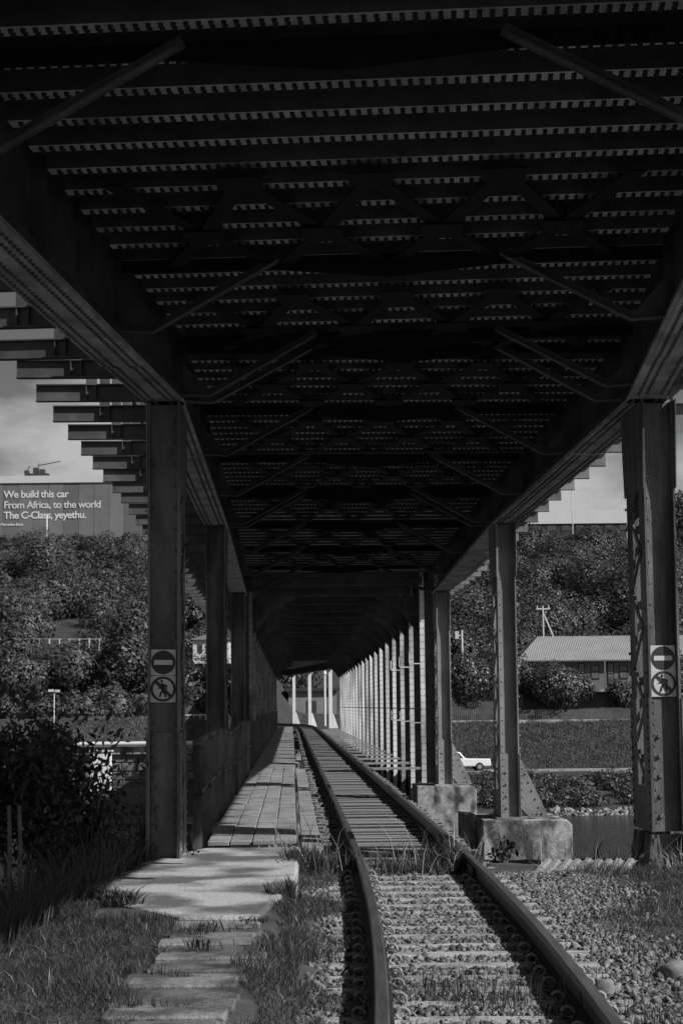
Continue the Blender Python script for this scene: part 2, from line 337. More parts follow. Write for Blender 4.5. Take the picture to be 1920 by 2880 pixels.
# sway frames
def sway(s, double=False):
    z = zdrop(s)
    for sg in (-1, 1):
        m = MB(); a = (2.28 * sg, 0, 4.62); b = (2.0 * sg, 0, 4.60); c = (.93 * sg, 0, 5.19)
        m.bar(a, b, .07, .012, (0, 0, 1)).bar(b, c, .07, .012, (0, 0, 1)).bar((2.28 * sg, .04, 4.665), (1.98 * sg, .04, 4.645), .012, .08).bar((1.98 * sg, .04, 4.645), (.91 * sg, .04, 5.235), .012, .08)
        p = place('sway_brace', m, STEELD, s, 0, z)
        g2 = MB().prism([(2.28 * sg, 4.60), (2.05 * sg, 4.61), (2.05 * sg, 4.70), (2.28 * sg, 4.95)], 'y', .05, .062); obj('gusset_plate', g2, STEELD, p)
    place('cross_beam', MB().box(-2.28, 2.28, .06, .074, 5.13, 5.24).prism([(-.95, 5.12), (0, 5.03), (.95, 5.12), (.95, 5.2), (-.95, 5.2)], 'y', .0591, .045), SILHOUETTE, s, 0, z)
for s in (5.0, 9.7, 14.6, 17.7, 18.35, 22.3, 26.6, 30.7, 31.3, 35.4, 39.6, 43.4): sway(s)
# lattice bracing under the troughs
fr_s = [11.4, 15.0, 18.35, 22.3, 26.6, 30.7, 35.0, 39.4, 43.4]
node = MB().prism([(-.16, -.2), (.16, -.2), (.16, .06), (.06, .2), (-.06, .2), (-.16, .06)], 'z', 0, .012).mesh('node_plate')
for a, b in zip(fr_s[:-1], fr_s[1:]):
    L = b - a; rows = [a + .9, a + .9 + (L - 1.4) / 2, b - .5]; offs = [(-1.88, -.94, 0, .94, 1.88), (-1.41, -.47, .47, 1.41)]
    if a < 18: rows = [a + .9, a + 2.3, a + 3.4]
    nr_ = 2 if a < 18 else 3
    for k in (0, 1):
        A = offs[k % 2]; B = offs[(k + 1) % 2]
        for oa in A:
            for ob in B:
                if abs(abs(oa - ob) - .47) < .01:
                    up = .014 if ob > oa else 0
                    m = MB().bar(P(rows[k], oa, 5.17 + zdrop(rows[k]) + up), P(rows[k + 1], ob, 5.17 + zdrop(rows[k + 1]) + up), .13, .012)
                    obj('lattice_bar', m, SILHOUETTE, BR)
    for k in range(nr_):
        for oa in offs[k % 2]:
            if abs(oa) < 1.5: place('node_plate', node, SILHOUETTE, rows[k] - (.0 if k != 2 else .15), oa, 5.15 + zdrop(rows[k]))

# columns: two riveted legs joined by lacing bars
def column_mesh(zb, zt):
    m = MB()
    for y0 in (0, .65):
        for sx in (-1, 1): m.box(*sorted((sx * .16, sx * .138)), y0, y0 + .3, zb, zt)
        m.box(-.137, .137, y0 + .12, y0 + .132, zb, zt)
        for sx in (-1, 1): m.box(*sorted((sx * .136, sx * .075)), y0 + .108, y0 + .119, zb, zt)
    return m
def column(s, o, zb, ztop, splice, mats=STEEL, feet=None, detail=True):
    c = place('column', column_mesh(zb, ztop), mats, s, o)
    lace = MB().bar((0, .2, 0), (0, .75, .40), .07, .012, (1, 0, 0)).mesh('lacing_bar'); lace2 = MB().bar((0, .75, 0), (0, .2, .40), .07, .012, (1, 0, 0)).mesh('lacing_bar')
    for sx in (-1, 1):
        z = zb + .45; i = 0
        while z < ztop - 1.0:
            obj('lacing_bar', lace if i % 2 == 0 else lace2, mats, c, (sx * .168, 0, z)); z += .40; i += 1
        x = sx * .167
        gp = MB().hexa([(x - .006, -.02, ztop - .9), (x + .006, -.02, ztop - .9), (x + .006, 1.0, ztop - .9), (x - .006, 1.0, ztop - .9), (x - .006, -.12, ztop), (x + .006, -.12, ztop), (x + .006, 1.12, ztop), (x - .006, 1.12, ztop)])
        obj('gusset_plate', gp, mats, c)
        sp = MB().box(*sorted((sx * .1605, sx * .173)), -.012, .31, zb, splice).box(*sorted((sx * .1605, sx * .173)), .64, .962, zb, splice); obj('splice_plate', sp, mats, c)
        sb = MB().box(*sorted((sx * .1605, sx * .173)), .315, .635, zb, zb + .45); obj('splice_plate', sb, mats, c)
    wp = MB().box(-.13, .13, .095, .107, zb, splice - .003); obj('web_plate', wp, mats, c)
    obj('cap_plate', MB().box(-.24, .24, -.14, 1.14, ztop, ztop + .0), mats, c) if False else None
    if zb < 0: obj('base_plate', MB().box(-.26, .26, -.1, 1.05, zb - .03, zb), mats, c)
    if detail:
        rv = MB(); z = zb + .05
        while z < ztop - .05:
            for sx in (-1, 1):
                rv.rivet((sx * .174, .06, z), (sx, 0, 0), .02, .016, 6); rv.rivet((sx * .174, .9, z), (sx, 0, 0), .02, .016, 6)
                rv.rivet((sx * .105, .108 if z > splice else .095, z + .04), (0, -1, 0), .016, .014, 6)
            z += .11 if z < splice else .22
        z = zb + .15
        while z < splice - .3: rv.rivet((-.06, .095, z), (0, -1, 0), .026, .024, 8); z += .2
        tag(obj('rivets', rv, mats, c), kind='stuff')
    if feet:
        f = feet
        gm = MB().prism([(.175, zb), (.175 + f, zb), (.21, zb + .95), (.175, zb + .95)], 'y', .1, .115)
        gq = obj('base_gusset', gm, PALE if False else BRACKET, c)
        gb = MB()
        for i in range(7): gb.rivet((.205, .1, zb + .1 + i * .12), (0, -1, 0), .02, .02, 7)
        for i in range(6): gb.rivet((.27 + (f - .08) * i / 7 * (1 - 0), .1, zb + .82 - i * .14 - .1), (0, -1, 0), .02, .02, 7)
        for i in range(5): gb.rivet((.24 + i * .075, .1, zb + .05), (0, -1, 0), .02, .02, 7)
        tag(obj('rivets', gb, BRACKET, gq), kind='stuff')
        obj('foot_angle', MB().bar((.18, .06, zb + .2), (.35, .06, zb + .02), .07, .014, (0, 1, 0)).box(.175, .175 + f, .02, .099, zb, zb + .012), BRACKET, c)
    return c
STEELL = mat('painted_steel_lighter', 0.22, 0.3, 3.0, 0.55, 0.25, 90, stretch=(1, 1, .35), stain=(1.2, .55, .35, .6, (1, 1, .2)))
colL1 = column(18.0, -2.49, -.9, 4.54, 1.2)
colR1 = column(18.0, 2.565, .16, 4.54, 1.5)
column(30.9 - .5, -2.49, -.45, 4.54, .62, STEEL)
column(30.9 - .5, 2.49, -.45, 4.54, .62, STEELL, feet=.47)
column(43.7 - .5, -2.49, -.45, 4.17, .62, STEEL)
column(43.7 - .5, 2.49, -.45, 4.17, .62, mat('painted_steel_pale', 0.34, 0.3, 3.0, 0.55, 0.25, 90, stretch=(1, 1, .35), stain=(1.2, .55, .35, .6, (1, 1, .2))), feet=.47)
for cs, co, zt_ in ((18.0, 2.565, 4.54),):
    place('knee_bracket', MB().prism([(.18, zt_ - .35), (.18, zt_ - .02), (.6, zt_ - .02)], 'y', .12, .135).box(.18, 1.05, .05, .2, zt_ - .018, zt_ + .04), BRACKET, cs, co)
# tapered foot of the right-hand near column
fm = MB()
for y0 in (0, .65):
    fm.hexa([(-.30, y0 - .02, -.75), (-.272, y0 - .02, -.75), (-.272, y0 + .3, -.75), (-.30, y0 + .3, -.75), (-.175, y0, .13), (-.147, y0, .13), (-.147, y0 + .3, .13), (-.175, y0 + .3, .13)])
    fm.hexa([(-.02, y0 - .03, -.75), (.0, y0 - .03, -.75), (.0, y0 + .0, -.75), (-.02, y0, -.75), (-.13, y0 - .03, .13), (-.11, y0 - .03, .13), (-.11, y0, .13), (-.13, y0, .13)])
    fm.hexa([(.22, y0 - .02, -.75), (.25, y0 - .02, -.75), (.25, y0 + .3, -.75), (.22, y0 + .3, -.75), (.147, y0, .13), (.175, y0, .13), (.175, y0 + .3, .13), (.147, y0 + .3, .13)])
    fm.box(-.20, .21, y0 + .14, y0 + .16, -.75, .13)
obj('column_foot', fm, STEEL, colR1)

# concrete piers
def pier(s, o, x0, x1, y0, y1, zt, label, block=None):
    c, a = axis_pt(s); t = thing('concrete_pier', label, 'pier', P(s, o, 0), a, 'concrete bridge piers')
    m = MB(); ch = .09
    m.prism([(x0, -8.4), (x1, -8.4), (x1, zt - ch), (x1 - ch, zt), (x0 + .02, zt), (x0, zt - .03)], 'y', y0, y1); o1 = obj('shaft', m, PIERC, t); bevel(o1, .035, 2)
    if block: o2 = obj('side_block', MB().box(*block), PIERC, t); bevel(o2, .03, 2)
    return t
pier(30.4, 2.49, -.52, .98, -.35, 1.5, -.48, 'concrete pier with chamfered edge under the second right column', (-.72, -.521, .5, 2.0, -8.4, -.44))
pier(43.2, 2.49, -.72, .70, -.35, 1.5, -.48, 'smaller stained concrete pier behind the first, under third right column')
pier(30.4, -2.49, -.7, .7, -.35, 1.5, -.48, 'shaded concrete pier under the second left column by the walkway')
pier(43.2, -2.49, -.7, .7, -.35, 1.5, -.48, 'shaded concrete pier under the third left column behind the railing')

# ------------------------------------------------------------------ long river bridge beyond
RB = thing('river_bridge', 'long dark covered steel bridge with rows of pale posts', 'bridge')
pm = MB()
for x0, x1 in ((-.25, -.125), (.16, .25)): pm.box(x0, x1, 0, .012, -1.6, 5.0)
pweb = MB().box(-.25, -.236, .0125, .45, -1.6, 5.0).box(.236, .25, .0125, .45, -1.6, 5.0).box(-.2355, .2355, .2, .214, -1.6, 5.0).mesh('web')
postm = {1: pm.mesh('post'), -1: pm.mesh('post')}; rvp = MB()
for k in range(34):
    z = -1 + k * .18
    for x in (-.225, -.15, .18, .23): rvp.rivet((x, 0, z), (0, -1, 0), .014, .012, 5)
rvp = rvp.mesh('rivets'); cross = MB().box(-2.3, 2.3, -.1, .1, 4.68, 4.9)
hook = MB().tube([(-.26, -.05, 0), (-.52, -.05, 0), (-.55, -.05, .03), (-.55, -.05, .3)], .016, 5).mesh('cable_hook')
kn = {}
for sg in (-1, 1): kn[sg] = MB().prism([(2.24 * sg, 3.3), (2.24 * sg, 4.35), (1.0 * sg, 4.35), (1.75 * sg, 3.95)], 'y', -.02, .02).mesh('knee_plate')
crm = cross.mesh('cross_beam'); fbm = MB().box(.8, 2.2, -.1, .1, -.25, -.19).mesh('floor_beam')
s = 47.7; k = 0
while s < 127:
    for sg in (-1, 1):
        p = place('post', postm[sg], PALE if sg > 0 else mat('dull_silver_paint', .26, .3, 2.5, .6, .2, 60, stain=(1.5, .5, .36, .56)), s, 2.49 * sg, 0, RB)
        q = obj('rivets', rvp, RIVET, p); tag(q, kind='stuff'); obj('web', pweb, STEELD, p)  # web darker than its plates: shade of the recess put into the colour
        place('knee_plate', kn[sg], STEELD, s + .5, 0, zdrop(s) + .42, RB)
        if sg > 0 and k in (0, 1, 2):
            for zz in (2.55, .98): obj('cable_hook', hook, PALE, p, (0, 0, zz))
    place('cross_beam', crm, STEELD, s, 0, zdrop(s) + .35, RB); place('floor_beam', fbm, TIMBER, s, 0, 0, RB)
    s += 4.4; k += 1
a, b = P(47, 2.2), P(126, 2.2)
obj('cable', MB().tube([(a.x, a.y, 1.36), (b.x, b.y, 1.36)], .014, 5), STEELD, RB)
for o in (-2.49, 2.49):
    longb = MB(); a = P(45, o); b = P(128, o)
    for z0, z1 in ((-1.5, -.75), (4.83, 5.4)):
        longb.hexa([(a.x - .03, a.y, z0), (a.x + .03, a.y, z0), (b.x + .03, b.y, z0), (b.x - .03, b.y, z0), (a.x - .03, a.y, z1), (a.x + .03, a.y, z1), (b.x + .03, b.y, z1), (b.x - .03, b.y, z1)])
    obj('chord', longb, STEELD, RB)
tr2 = MB().prism([(-.07, 0), (.07, 0), (.12, .28), (-.12, .28)], 'x', -2.4, 2.4).mesh('trough'); tr2.materials.append(STEELD)
s = 46.5
while s < 128: place('trough', tr2, STEELD, s, 0, 5.0, RB); s += TP * 1.5
pts = []
for z in (5.281, 5.5): pts += [P(46.01, -2.9, z), P(46.01, 2.9, z), P(128.5, 2.9, z), P(128.5, -2.9, z)]
obj('deck_slab', MB().hexa(pts), STEELD, RB)
# piers carrying the river bridge, standing in the water
for i, s in enumerate((76, 102, 127)):
    pier(s, 0, -3, 3, -.8, .8, -1.62, ('broad river pier under the middle of the long bridge', 'broad river pier under the farther half of the long bridge', 'broad pier at the far end of the long bridge')[i])

# far viaduct columns after the bridge
FV = thing('far_viaduct', 'far white viaduct columns seen through the end of the bridge', 'bridge')
wc = MB().box(-.13, .13, 0, .03, -.3, 4.2).box(-.13, -.1, .031, .5, -.3, 4.2).box(.1, .13, .031, .5, -.3, 4.2).mesh('column')
wg = MB().prism([(.14, -.3), (.6, -.3), (.2, .9), (.14, .9)], 'y', 0, .03).mesh('base_gusset')
FVP = [(-.95, 134), (-2.75, 147), (-4.35, 158)]
for x, y in FVP:
    c = obj('column', wc, WHITESTEEL, FV, (x, y, 0), .08); obj('base_gusset', wg, WHITESTEEL, c)
    c2 = obj('column', wc, STEEL, FV, (x - 5.3, y - 1.0, 0), .2)
pl = [(-3.2, 128.6), (-3.6, 134), (-5.4, 147), (-7, 158), (-12, 170)]
for (x0, y0), (x1, y1) in zip(pl[:-1], pl[1:]):
    for w_, z0, z1, off in ((3.2, 4.7, 5.1, 0), (.2, 4.2, 4.69, 2.6), (.2, 4.2, 4.69, -2.6)):
        obj('deck_slab' if w_ > 1 else 'girder', MB().hexa([(x0 - w_ + off, y0, z0), (x0 + w_ + off, y0, z0), (x1 + w_ + off, y1 - .01, z0), (x1 - w_ + off, y1 - .01, z0), (x0 - w_ + off, y0, z1), (x0 + w_ + off, y0, z1), (x1 + w_ + off, y1 - .01, z1), (x1 - w_ + off, y1 - .01, z1)]), STEELD, FV)

# ------------------------------------------------------------------ railway track
TK = thing('railway_track', 'single railway track with dark rails running onto the bridge', 'railway track')
prof = [(-.065, -.165), (.065, -.165), (.065, -.15), (.012, -.135), (.010, -.045), (.036, -.035), (.036, -.006), (.028, 0), (-.028, 0), (-.036, -.006), (-.036, -.035), (-.010, -.045), (-.012, -.135), (-.065, -.15)]
def rail(off):
    V = []; Fc = []; mi = []; n = len(prof); N = len(SY)
    for i in range(N):
        j0, j1 = max(0, i - 1), min(N - 1, i + 1); d = Vector((SX[j1] - SX[j0], SY[j1] - SY[j0])).normalized(); nr = Vector((d.y, -d.x))
        for px, pz in prof: V.append((SX[i] + nr.x * (off + px), SY[i] + nr.y * (off + px), pz))
    for i in range(N - 1):
        for j in range(n):
            k = (j + 1) % n; Fc.append((i * n + j, i * n + k, (i + 1) * n + k, (i + 1) * n + j)); mi.append(1 if j in (6, 7, 8) else 0)
    Fc.append(tuple(range(n))); mi.append(0)
    me = bpy.data.meshes.new('rail'); me.from_pydata(V, [], Fc); me.materials.append(RAILM); me.materials.append(RAILTOP)
    me.polygons.foreach_set('material_index', mi); me.update(); return obj('rail', me, RAILM, TK)
G = .535
rail(-G); rail(G)
def heading(y): return math.atan2(tx(y + .4) - tx(y - .4), .8)
sm = MB().hexa([(-.87, -.13, -.36), (.87, -.13, -.36), (.87, .13, -.36), (-.87, .13, -.36), (-.85, -.09, -.17), (.85, -.09, -.17), (.85, .09, -.17), (-.85, .09, -.17)]).mesh('concrete_sleeper')
# rail clip: a coil of spring steel standing beside the rail
ring = [(0.036 * math.cos(a), -.02 + .03 * a / 6.3, .022 + .03 * math.sin(a)) for a in np.linspace(-1.2, 5.6, 13)]
clip = MB().tube(ring, .009, 5).mesh('rail_clip')
y = 6.6
while y < 17.4:
    q = obj('concrete_sleeper', sm, SLEEP, TK, (tx(y), y, random.uniform(-.008, .006)), -heading(y) + random.uniform(-.012, .012)); bevel(q, .012, 2)
    for off in (-G - .115, -G + .105, G - .105, G + .115):
        if random.random() < .96: obj('rail_clip', clip, CLIPM, q, (off, random.uniform(-.02, .02), -.16), random.uniform(-.25, .25), smooth=True)
    y += .48
tmb = MB().box(-.86, .86, -.112, .112, -.36, -.168); tm = tmb.mesh('timber_sleeper'); tm.materials.append(TIMBER); tm.materials.append(mat('dark_timber_side', .06, .4, 9, .85, .3, 40, stretch=(1, 14, 6)))
tm.polygons.foreach_set('material_index', [1, 0, 1, 1, 1, 1])  # sides, ends and underside take a darker base than the top
bolt = MB().box(-.02, .02, -.02, .02, -.167, -.13).mesh('bolt')
y = 18.15; i = 0
while y < 130:
    ln = random.uniform(.96, 1.05)
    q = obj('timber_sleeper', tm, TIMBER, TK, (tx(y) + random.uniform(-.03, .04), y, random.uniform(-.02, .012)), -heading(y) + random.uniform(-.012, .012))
    if y < 45:
        for xx in (-.74, .74): obj('bolt', bolt, CLIPM, q, (xx + random.uniform(-.04, .04), random.uniform(-.05, .05), 0))
        bevel(q, .01, 1)
    y += .418; i += 1
# fish-plates at the rail joints
for y, off in ((17.0, G), (20.9, G), (17.9, -G), (28.6, -G)):
    for sg in (-1, 1): obj('fishplate', MB().box(-.014, .014, -.25, .25, -.13, -.05), RAILM, TK, (tx(y) + off + sg * .03, y, 0), -heading(y))

# ------------------------------------------------------------------ walkway with boards and railing
WK = thing('timber_walkway', 'grey timber board walkway beside the track on the bridge', 'walkway')
def wx(y): return tx(y)
bw = .232
y = 19.35
def board(x0, x1, y0, y1, zt, name='board', par=WK):
    q = obj(name, MB().box(-(x1 - x0) / 2, (x1 - x0) / 2, -(y1 - y0) / 2, (y1 - y0) / 2, -.05, 0), PLANK, par, ((x0 + x1) / 2, (y0 + y1) / 2, zt), -math.atan(HD) * 1.0 + random.uniform(-.003, .003)); bevel(q, .008, 1); return q
while y < 41.5:
    L = 1.05 if y < 24 else 2.08
    for c in range(4):
        cx = 1.21 + HD * (y + L / 2) - 2.12 + .115 + c * (bw + .01); board(cx - bw / 2, cx + bw / 2, y + random.uniform(.0, .03), y + L - random.uniform(.008, .03), .015 + random.uniform(-.012, .012))
    cx = 1.21 + HD * (y + L / 2) - 1.0; board(cx - .11, cx + .11, y + .01, y + L - .02, -.055 + random.uniform(-.01, .01), 'edge_board')
    y += L
tb = MB().box(-.5, .5, -.115, .115, -.05, 0).mesh('cross_board')
y = 41.8
while y < 100:
    obj('cross_board', tb, PLANK, WK, (1.21 + HD * y - 1.63 + random.uniform(-.015, .015), y, .0 + random.uniform(-.012, .012)), -math.atan(HD) + random.uniform(-.01, .01)); y += .262
for o in (-2.05, -1.2): 
    a, b = P(19.3, o), P(126, o)
    obj('bearer', MB().hexa([(a.x - .06, a.y, -.3), (a.x + .06, a.y, -.3), (b.x + .06, b.y, -.3), (b.x - .06, b.y, -.3), (a.x - .06, a.y, -.09), (a.x + .06, a.y, -.09), (b.x + .06, b.y, -.09), (b.x - .06, b.y, -.09)]), STEELD, WK)
a, b = P(100, -1.63), P(128, -1.63)
obj('deck_strip', MB().hexa([(a.x - .5, a.y, -.05), (a.x + .5, a.y, -.05), (b.x + .5, b.y, -.05), (b.x - .5, b.y, -.05), (a.x - .5, a.y, 0), (a.x + .5, a.y, 0), (b.x + .5, b.y, 0), (b.x - .5, b.y, 0)]), PLANK, WK)
RL = thing('walkway_railing', 'dark steel railing with flat posts along the left walkway edge', 'railing')
rp_m = MB().box(-.05, .05, 0, .008, -.1, 1.1).box(-.05, -.042, .0081, .07, -.1, 1.1).mesh('post')
knob = MB().tube([(-.05, -.05, 1.08), (.07, -.05, 1.08)], .035, 8).mesh('rail_socket'); knob2 = MB().tube([(-.05, -.03, .5), (.06, -.03, .5)], .02, 8).mesh('rail_socket')
y = 19.35; j = 0; hp = []
while y < 127:
    p = P(y, -2.22); zj = random.uniform(-.02, .02) + .05 * math.sin(j * .9)
    q = obj('post', rp_m, STEEL, RL, (p.x, p.y, zj), -math.atan(HD)); obj('rail_socket', knob, STEEL, q); obj('rail_socket', knob2, STEEL, q); hp.append((p.x, p.y - .04, zj))
    y += 2.15 if y < 40 else 4.4; j += 1
for zz, rr in ((1.08, .03), (.5, .02)): obj('handrail', MB().tube([(x, y, z + zz) for x, y, z in hp], rr, 6), STEEL, RL)

# ------------------------------------------------------------------ concrete apron and slab path before the bridge
ap = MB().prism([(-1.92, 14.2), (-1.2, 13.0), (-.62, 13.1), (-.42, 15.5), (-.47, 19.28), (-1.5, 19.28), (-1.98, 17.6), (-2.1, 15.9)], 'z', -.3, -.045)
q = obj('concrete_apron', ap, CONC); bevel(q, .03, 2); tag(q, 'flat pale concrete slab at the start of the walkway', 'slab')
SP = thing('slab_path', 'path of worn concrete slabs half covered by grass', 'path')
y = 12.7; i = 0
while y > 5.8:
    d = random.uniform(.22, .34); wd = random.uniform(.52, .72); xc = -.86 + random.uniform(-.05, .05)
    q = obj('slab', MB().box(-wd / 2, wd / 2, -d / 2, d / 2, -.1, 0), mat('path_slab_%d' % (i % 3), (.22, .14, .18)[i % 3], .4, 25, .85, .5, 70, stain=(3, .35, .40, .58)), SP, (xc, y - d / 2, -.05 + random.uniform(-.012, .012)), random.uniform(-.03, .03)); bevel(q, .012, 1)
    y -= d + random.uniform(.008, .03); i += 1

# ------------------------------------------------------------------ ballast
def stones(n, sampler, zf, smin, smax):
    base = np.array([(0, 0, 1), (.9, 0, .35), (.28, .86, .4), (-.73, .53, .3), (-.73, -.53, .42), (.28, -.86, .33), (.7, .5, -.5), (-.3, .85, -.5), (-.9, 0, -.5), (-.3, -.85, -.5), (.7, -.5, -.5)])
    fc = [(0, 1, 2), (0, 2, 3), (0, 3, 4), (0, 4, 5), (0, 5, 1), (1, 6, 2), (2, 6, 7), (2, 7, 3), (3, 7, 8), (3, 8, 4), (4, 8, 9), (4, 9, 5), (5, 9, 10), (5, 10, 1), (1, 10, 6)]
    x, y = sampler(n); n = len(x); sc = RNG.uniform(smin, smax, (n, 1, 1)) * RNG.uniform(.6, 1.25, (n, 1, 3)); j = 1 + RNG.uniform(-.35, .35, (n, 11, 1)); sc[:, :, 2] *= .8; big = RNG.random((n, 1, 1)) < .1; sc = np.where(big, sc * 1.35, sc)
    V = (base[None] * j + RNG.uniform(-.28, .28, (n, 11, 3))) * sc; a = RNG.uniform(0, 6.28, n); ca, sa = np.cos(a)[:, None], np.sin(a)[:, None]; tl = RNG.uniform(-.6, .6, n)[:, None]
    X = V[:, :, 0] * ca - V[:, :, 1] * sa; Y = V[:, :, 0] * sa + V[:, :, 1] * ca; Z = V[:, :, 2] + tl * X
    z = zf(x, y); V = np.stack([X + x[:, None], Y + y[:, None], Z + z[:, None] + sc[:, :, 0] * .3], -1).reshape(-1, 3)
    Fc = (np.array(fc)[None] + np.arange(n)[:, None, None] * 11).reshape(-1, 3); return V, Fc
def samp_ballast(n):
    y = RNG.uniform(6, 17.6, n); c = np.interp(y, SY, SX); o = RNG.normal(0, 1.05, n); k = (o > -1.35) & (o < 1.0 + .12 * np.sin(y * 1.3) + .1 * np.maximum(0, y - 8) + RNG.normal(0, .2, n)); keep = k & ~((np.abs(o) < .86) & (RNG.random(n) < .0))
    # keep the crowns of the sleepers mostly clear
    ph = np.mod(y - 6.6 + .24, .48) - .24; on = (np.abs(ph) < .095) & (np.abs(o) < .87); keep &= ~(on & (RNG.random(n) < .90))
    keep &= ~((o < -.95) & (RNG.random(n) < .35)); return (c + o)[keep], y[keep]
def zb(x, y): 
    c = np.interp(y, SY, SX); o = np.abs(x - c); return -.19 + np.where(o < .87, 0, .0) + RNG.uniform(-.01, .01, len(x))
V, Fc = stones(70000, samp_ballast, zb, .008, .024)
q = obj('ballast', idx_mesh('ballast', V, Fc), GRAVEL); tag(q, 'loose grey ballast stones between and beside the sleepers', 'ballast', kind='stuff')
bed = MB()
ysb = np.arange(5, 18.01, .5)
for ya, yb in zip(ysb[:-1], ysb[1:]):
    a, b = tx(ya), tx(yb); bed.hexa([(a - 1.3, ya, -.42), (a + 1.7, ya, -.42), (b + 1.7, yb, -.42), (b - 1.3, yb, -.42), (a - 1.1, ya, -.225), (a + 1.5, ya, -.225), (b + 1.5, yb, -.225), (b - 1.1, yb, -.225)])
tag(obj('track_bed', bed, mat('ballast_fines', .16, .5, 30, .95, .8, 60)), kind='structure')
def lone_rock(x, y, r, sd, label):
    V, Fc = stones(1, lambda n: (np.array([x]), np.array([y])), lambda a, b: np.array([-.19]), r, r * 1.05); q = obj('rock', idx_mesh('rock', V, Fc), GRAVEL); bevel(q, r * .15, 1); tag(q, label, 'rock')
lone_rock(1.95, 10.9, .10, 1, 'large pale rock lying on the ballast right of the track')
lone_rock(1.45, 10.3, .07, 2, 'pale rock against the outer side of the right rail')

# ------------------------------------------------------------------ grass and weeds
def blades(n, sampler, hmin, hmax, w, lean=.5, zoff=0.0, zfun=terrain, seg=2):
    x, y = sampler(n); n = len(x); z = zfun(x, y) + zoff; a = RNG.uniform(0, 6.283, n); h = RNG.uniform(hmin, hmax, n); l = RNG.uniform(.1, lean, n) * h; b = RNG.uniform(0, 6.283, n)
    h = h * (1 + .55 * np.clip(nse(x, y, 2.3, 1.7) + nse(x, y, 7.0, .4) * .6, -.9, 1.2)); l = l * (1 + .5 * nse(x, y, 3.1, 2.2))
    wx_, wy_ = np.cos(a) * w / 2, np.sin(a) * w / 2; lx, ly = np.cos(b) * l, np.sin(b) * l; sc = RNG.uniform(.6, 1.3, n); wx_ *= sc; wy_ *= sc
    A = np.stack([x - wx_, y - wy_, z], -1); B = np.stack([x + wx_, y + wy_, z], -1)
    C = np.stack([x + wx_ * .75 + lx * .35, y + wy_ * .75 + ly * .35, z + h * .6], -1); D = np.stack([x - wx_ * .75 + lx * .35, y - wy_ * .75 + ly * .35, z + h * .6], -1)
    E = np.stack([x + lx, y + ly, z + h * .95], -1); q = np.stack([A, B, C, D], 1); t = np.stack([D, C, E, E + (0, 0, .001)], 1)
    V = np.concatenate([q, t], 1).reshape(-1, 3)
    base = np.arange(n)[:, None] * 8; Fc = np.concatenate([base + np.array([0, 1, 2, 3]), base + np.array([3, 2, 6, 6])], 0)
    # two linked faces per blade (quad and tip), sharing an edge so that the blade is one island
    V2 = np.stack([A, B, C, D, E], 1).reshape(-1, 3); b5 = np.arange(n)[:, None] * 5
    me = bpy.data.meshes.new('grass'); loops = np.concatenate([b5 + np.array([0, 1, 2, 3]), b5 + np.array([3, 2, 4])], 1).astype(np.int32)
    me.vertices.add(len(V2)); me.vertices.foreach_set('co', np.ascontiguousarray(V2, dtype=np.float32).ravel()); me.loops.add(loops.size); me.loops.foreach_set('vertex_index', loops.ravel())
    st = (np.arange(n)[:, None] * 7 + np.array([0, 4])).ravel().astype(np.int32); me.polygons.add(len(st)); me.polygons.foreach_set('loop_start', st); me.update(calc_edges=True); return me
def patchy(x, y, f, ph, th): return nse(x, y, f, ph) + RNG.normal(0, .3, len(x)) > th
def samp_left(n):
    y = RNG.uniform(5.5, 14.6, n); x = RNG.uniform(-3.6, -.75, n)
    k = (x < -1.12 + .1 * np.sin(y * 2.3)) | ((x > -1.6) & (np.abs(np.sin(y * 3.1 + x * 2)) > .993)); k &= ~((y > 13.0) & (x > -1.85 - .0 * y)); return x[k], y[k]
def samp_mid(n):
    y = RNG.uniform(5.5, 18.2, n); c = np.interp(y, SY, SX); lo = np.where(y < 13, -.56, -.46); lo = lo - .12 * np.sin(y * 1.9); x = RNG.uniform(-.9, .1, n)
    k = (x > lo) & (x < c - .85 + .18 * np.sin(y * 2.7)) & ((x - lo) < .75); return x[k], y[k]
def samp_right(n):
    y = RNG.uniform(5.5, 18.6, n); c = np.interp(y, SY, SX); x = RNG.uniform(1.4, 5.2, n); e = .88 + .12 * np.sin(y * 1.3) + .1 * np.sin(y * 3.1) + np.maximum(0, y - 8) * .1
    k = x > c + e + RNG.normal(0, .16, n); return x[k], y[k]
def samp_track(n):
    y = RNG.uniform(6, 11.2, n); c = np.interp(y, SY, SX); o = RNG.uniform(-.5, 1.2, n); k = patchy(c + o, y, 2.2, 5, .35 + (y - 6) * .09); return (c + o)[k], y[k]
def samp_end(n):
    y = RNG.uniform(17.3, 18.5, n); x = RNG.uniform(-.6, 1.35, n); k = patchy(x, y, 3.0, 8, -.1); return x[k], y[k]
def samp_dark(n):
    y = RNG.uniform(9, 19.5, n); x = RNG.uniform(-5.5, -1.95, n); k = x < np.interp(y, [9, 12.8, 16, 20], [-3.0, -2.1, -1.98, -1.9]); return x[k], y[k]
tag(obj('grass', blades(85000, samp_left, .02, .075, .005, 1.5), GRASS), 'short sunlit grass left of the slab path', 'grass', kind='stuff')
tag(obj('grass', blades(42000, samp_mid, .02, .085, .005, 1.5), GRASS), 'longer grass between the slab path and the ballast', 'grass', kind='stuff')
tag(obj('grass', blades(105000, samp_right, .02, .075, .005, 1.5), GRASS), 'grass verge right of the ballast by the near column', 'grass', kind='stuff')
tag(obj('grass', blades(14000, samp_track, .04, .14, .006, .7), GRASS), 'thin grass growing between the rails in the foreground', 'grass', kind='stuff')
tag(obj('grass', blades(2600, samp_end, .1, .3, .012, 1.0), GRASS), 'tangled grass across the track where the bridge begins', 'grass', kind='stuff')
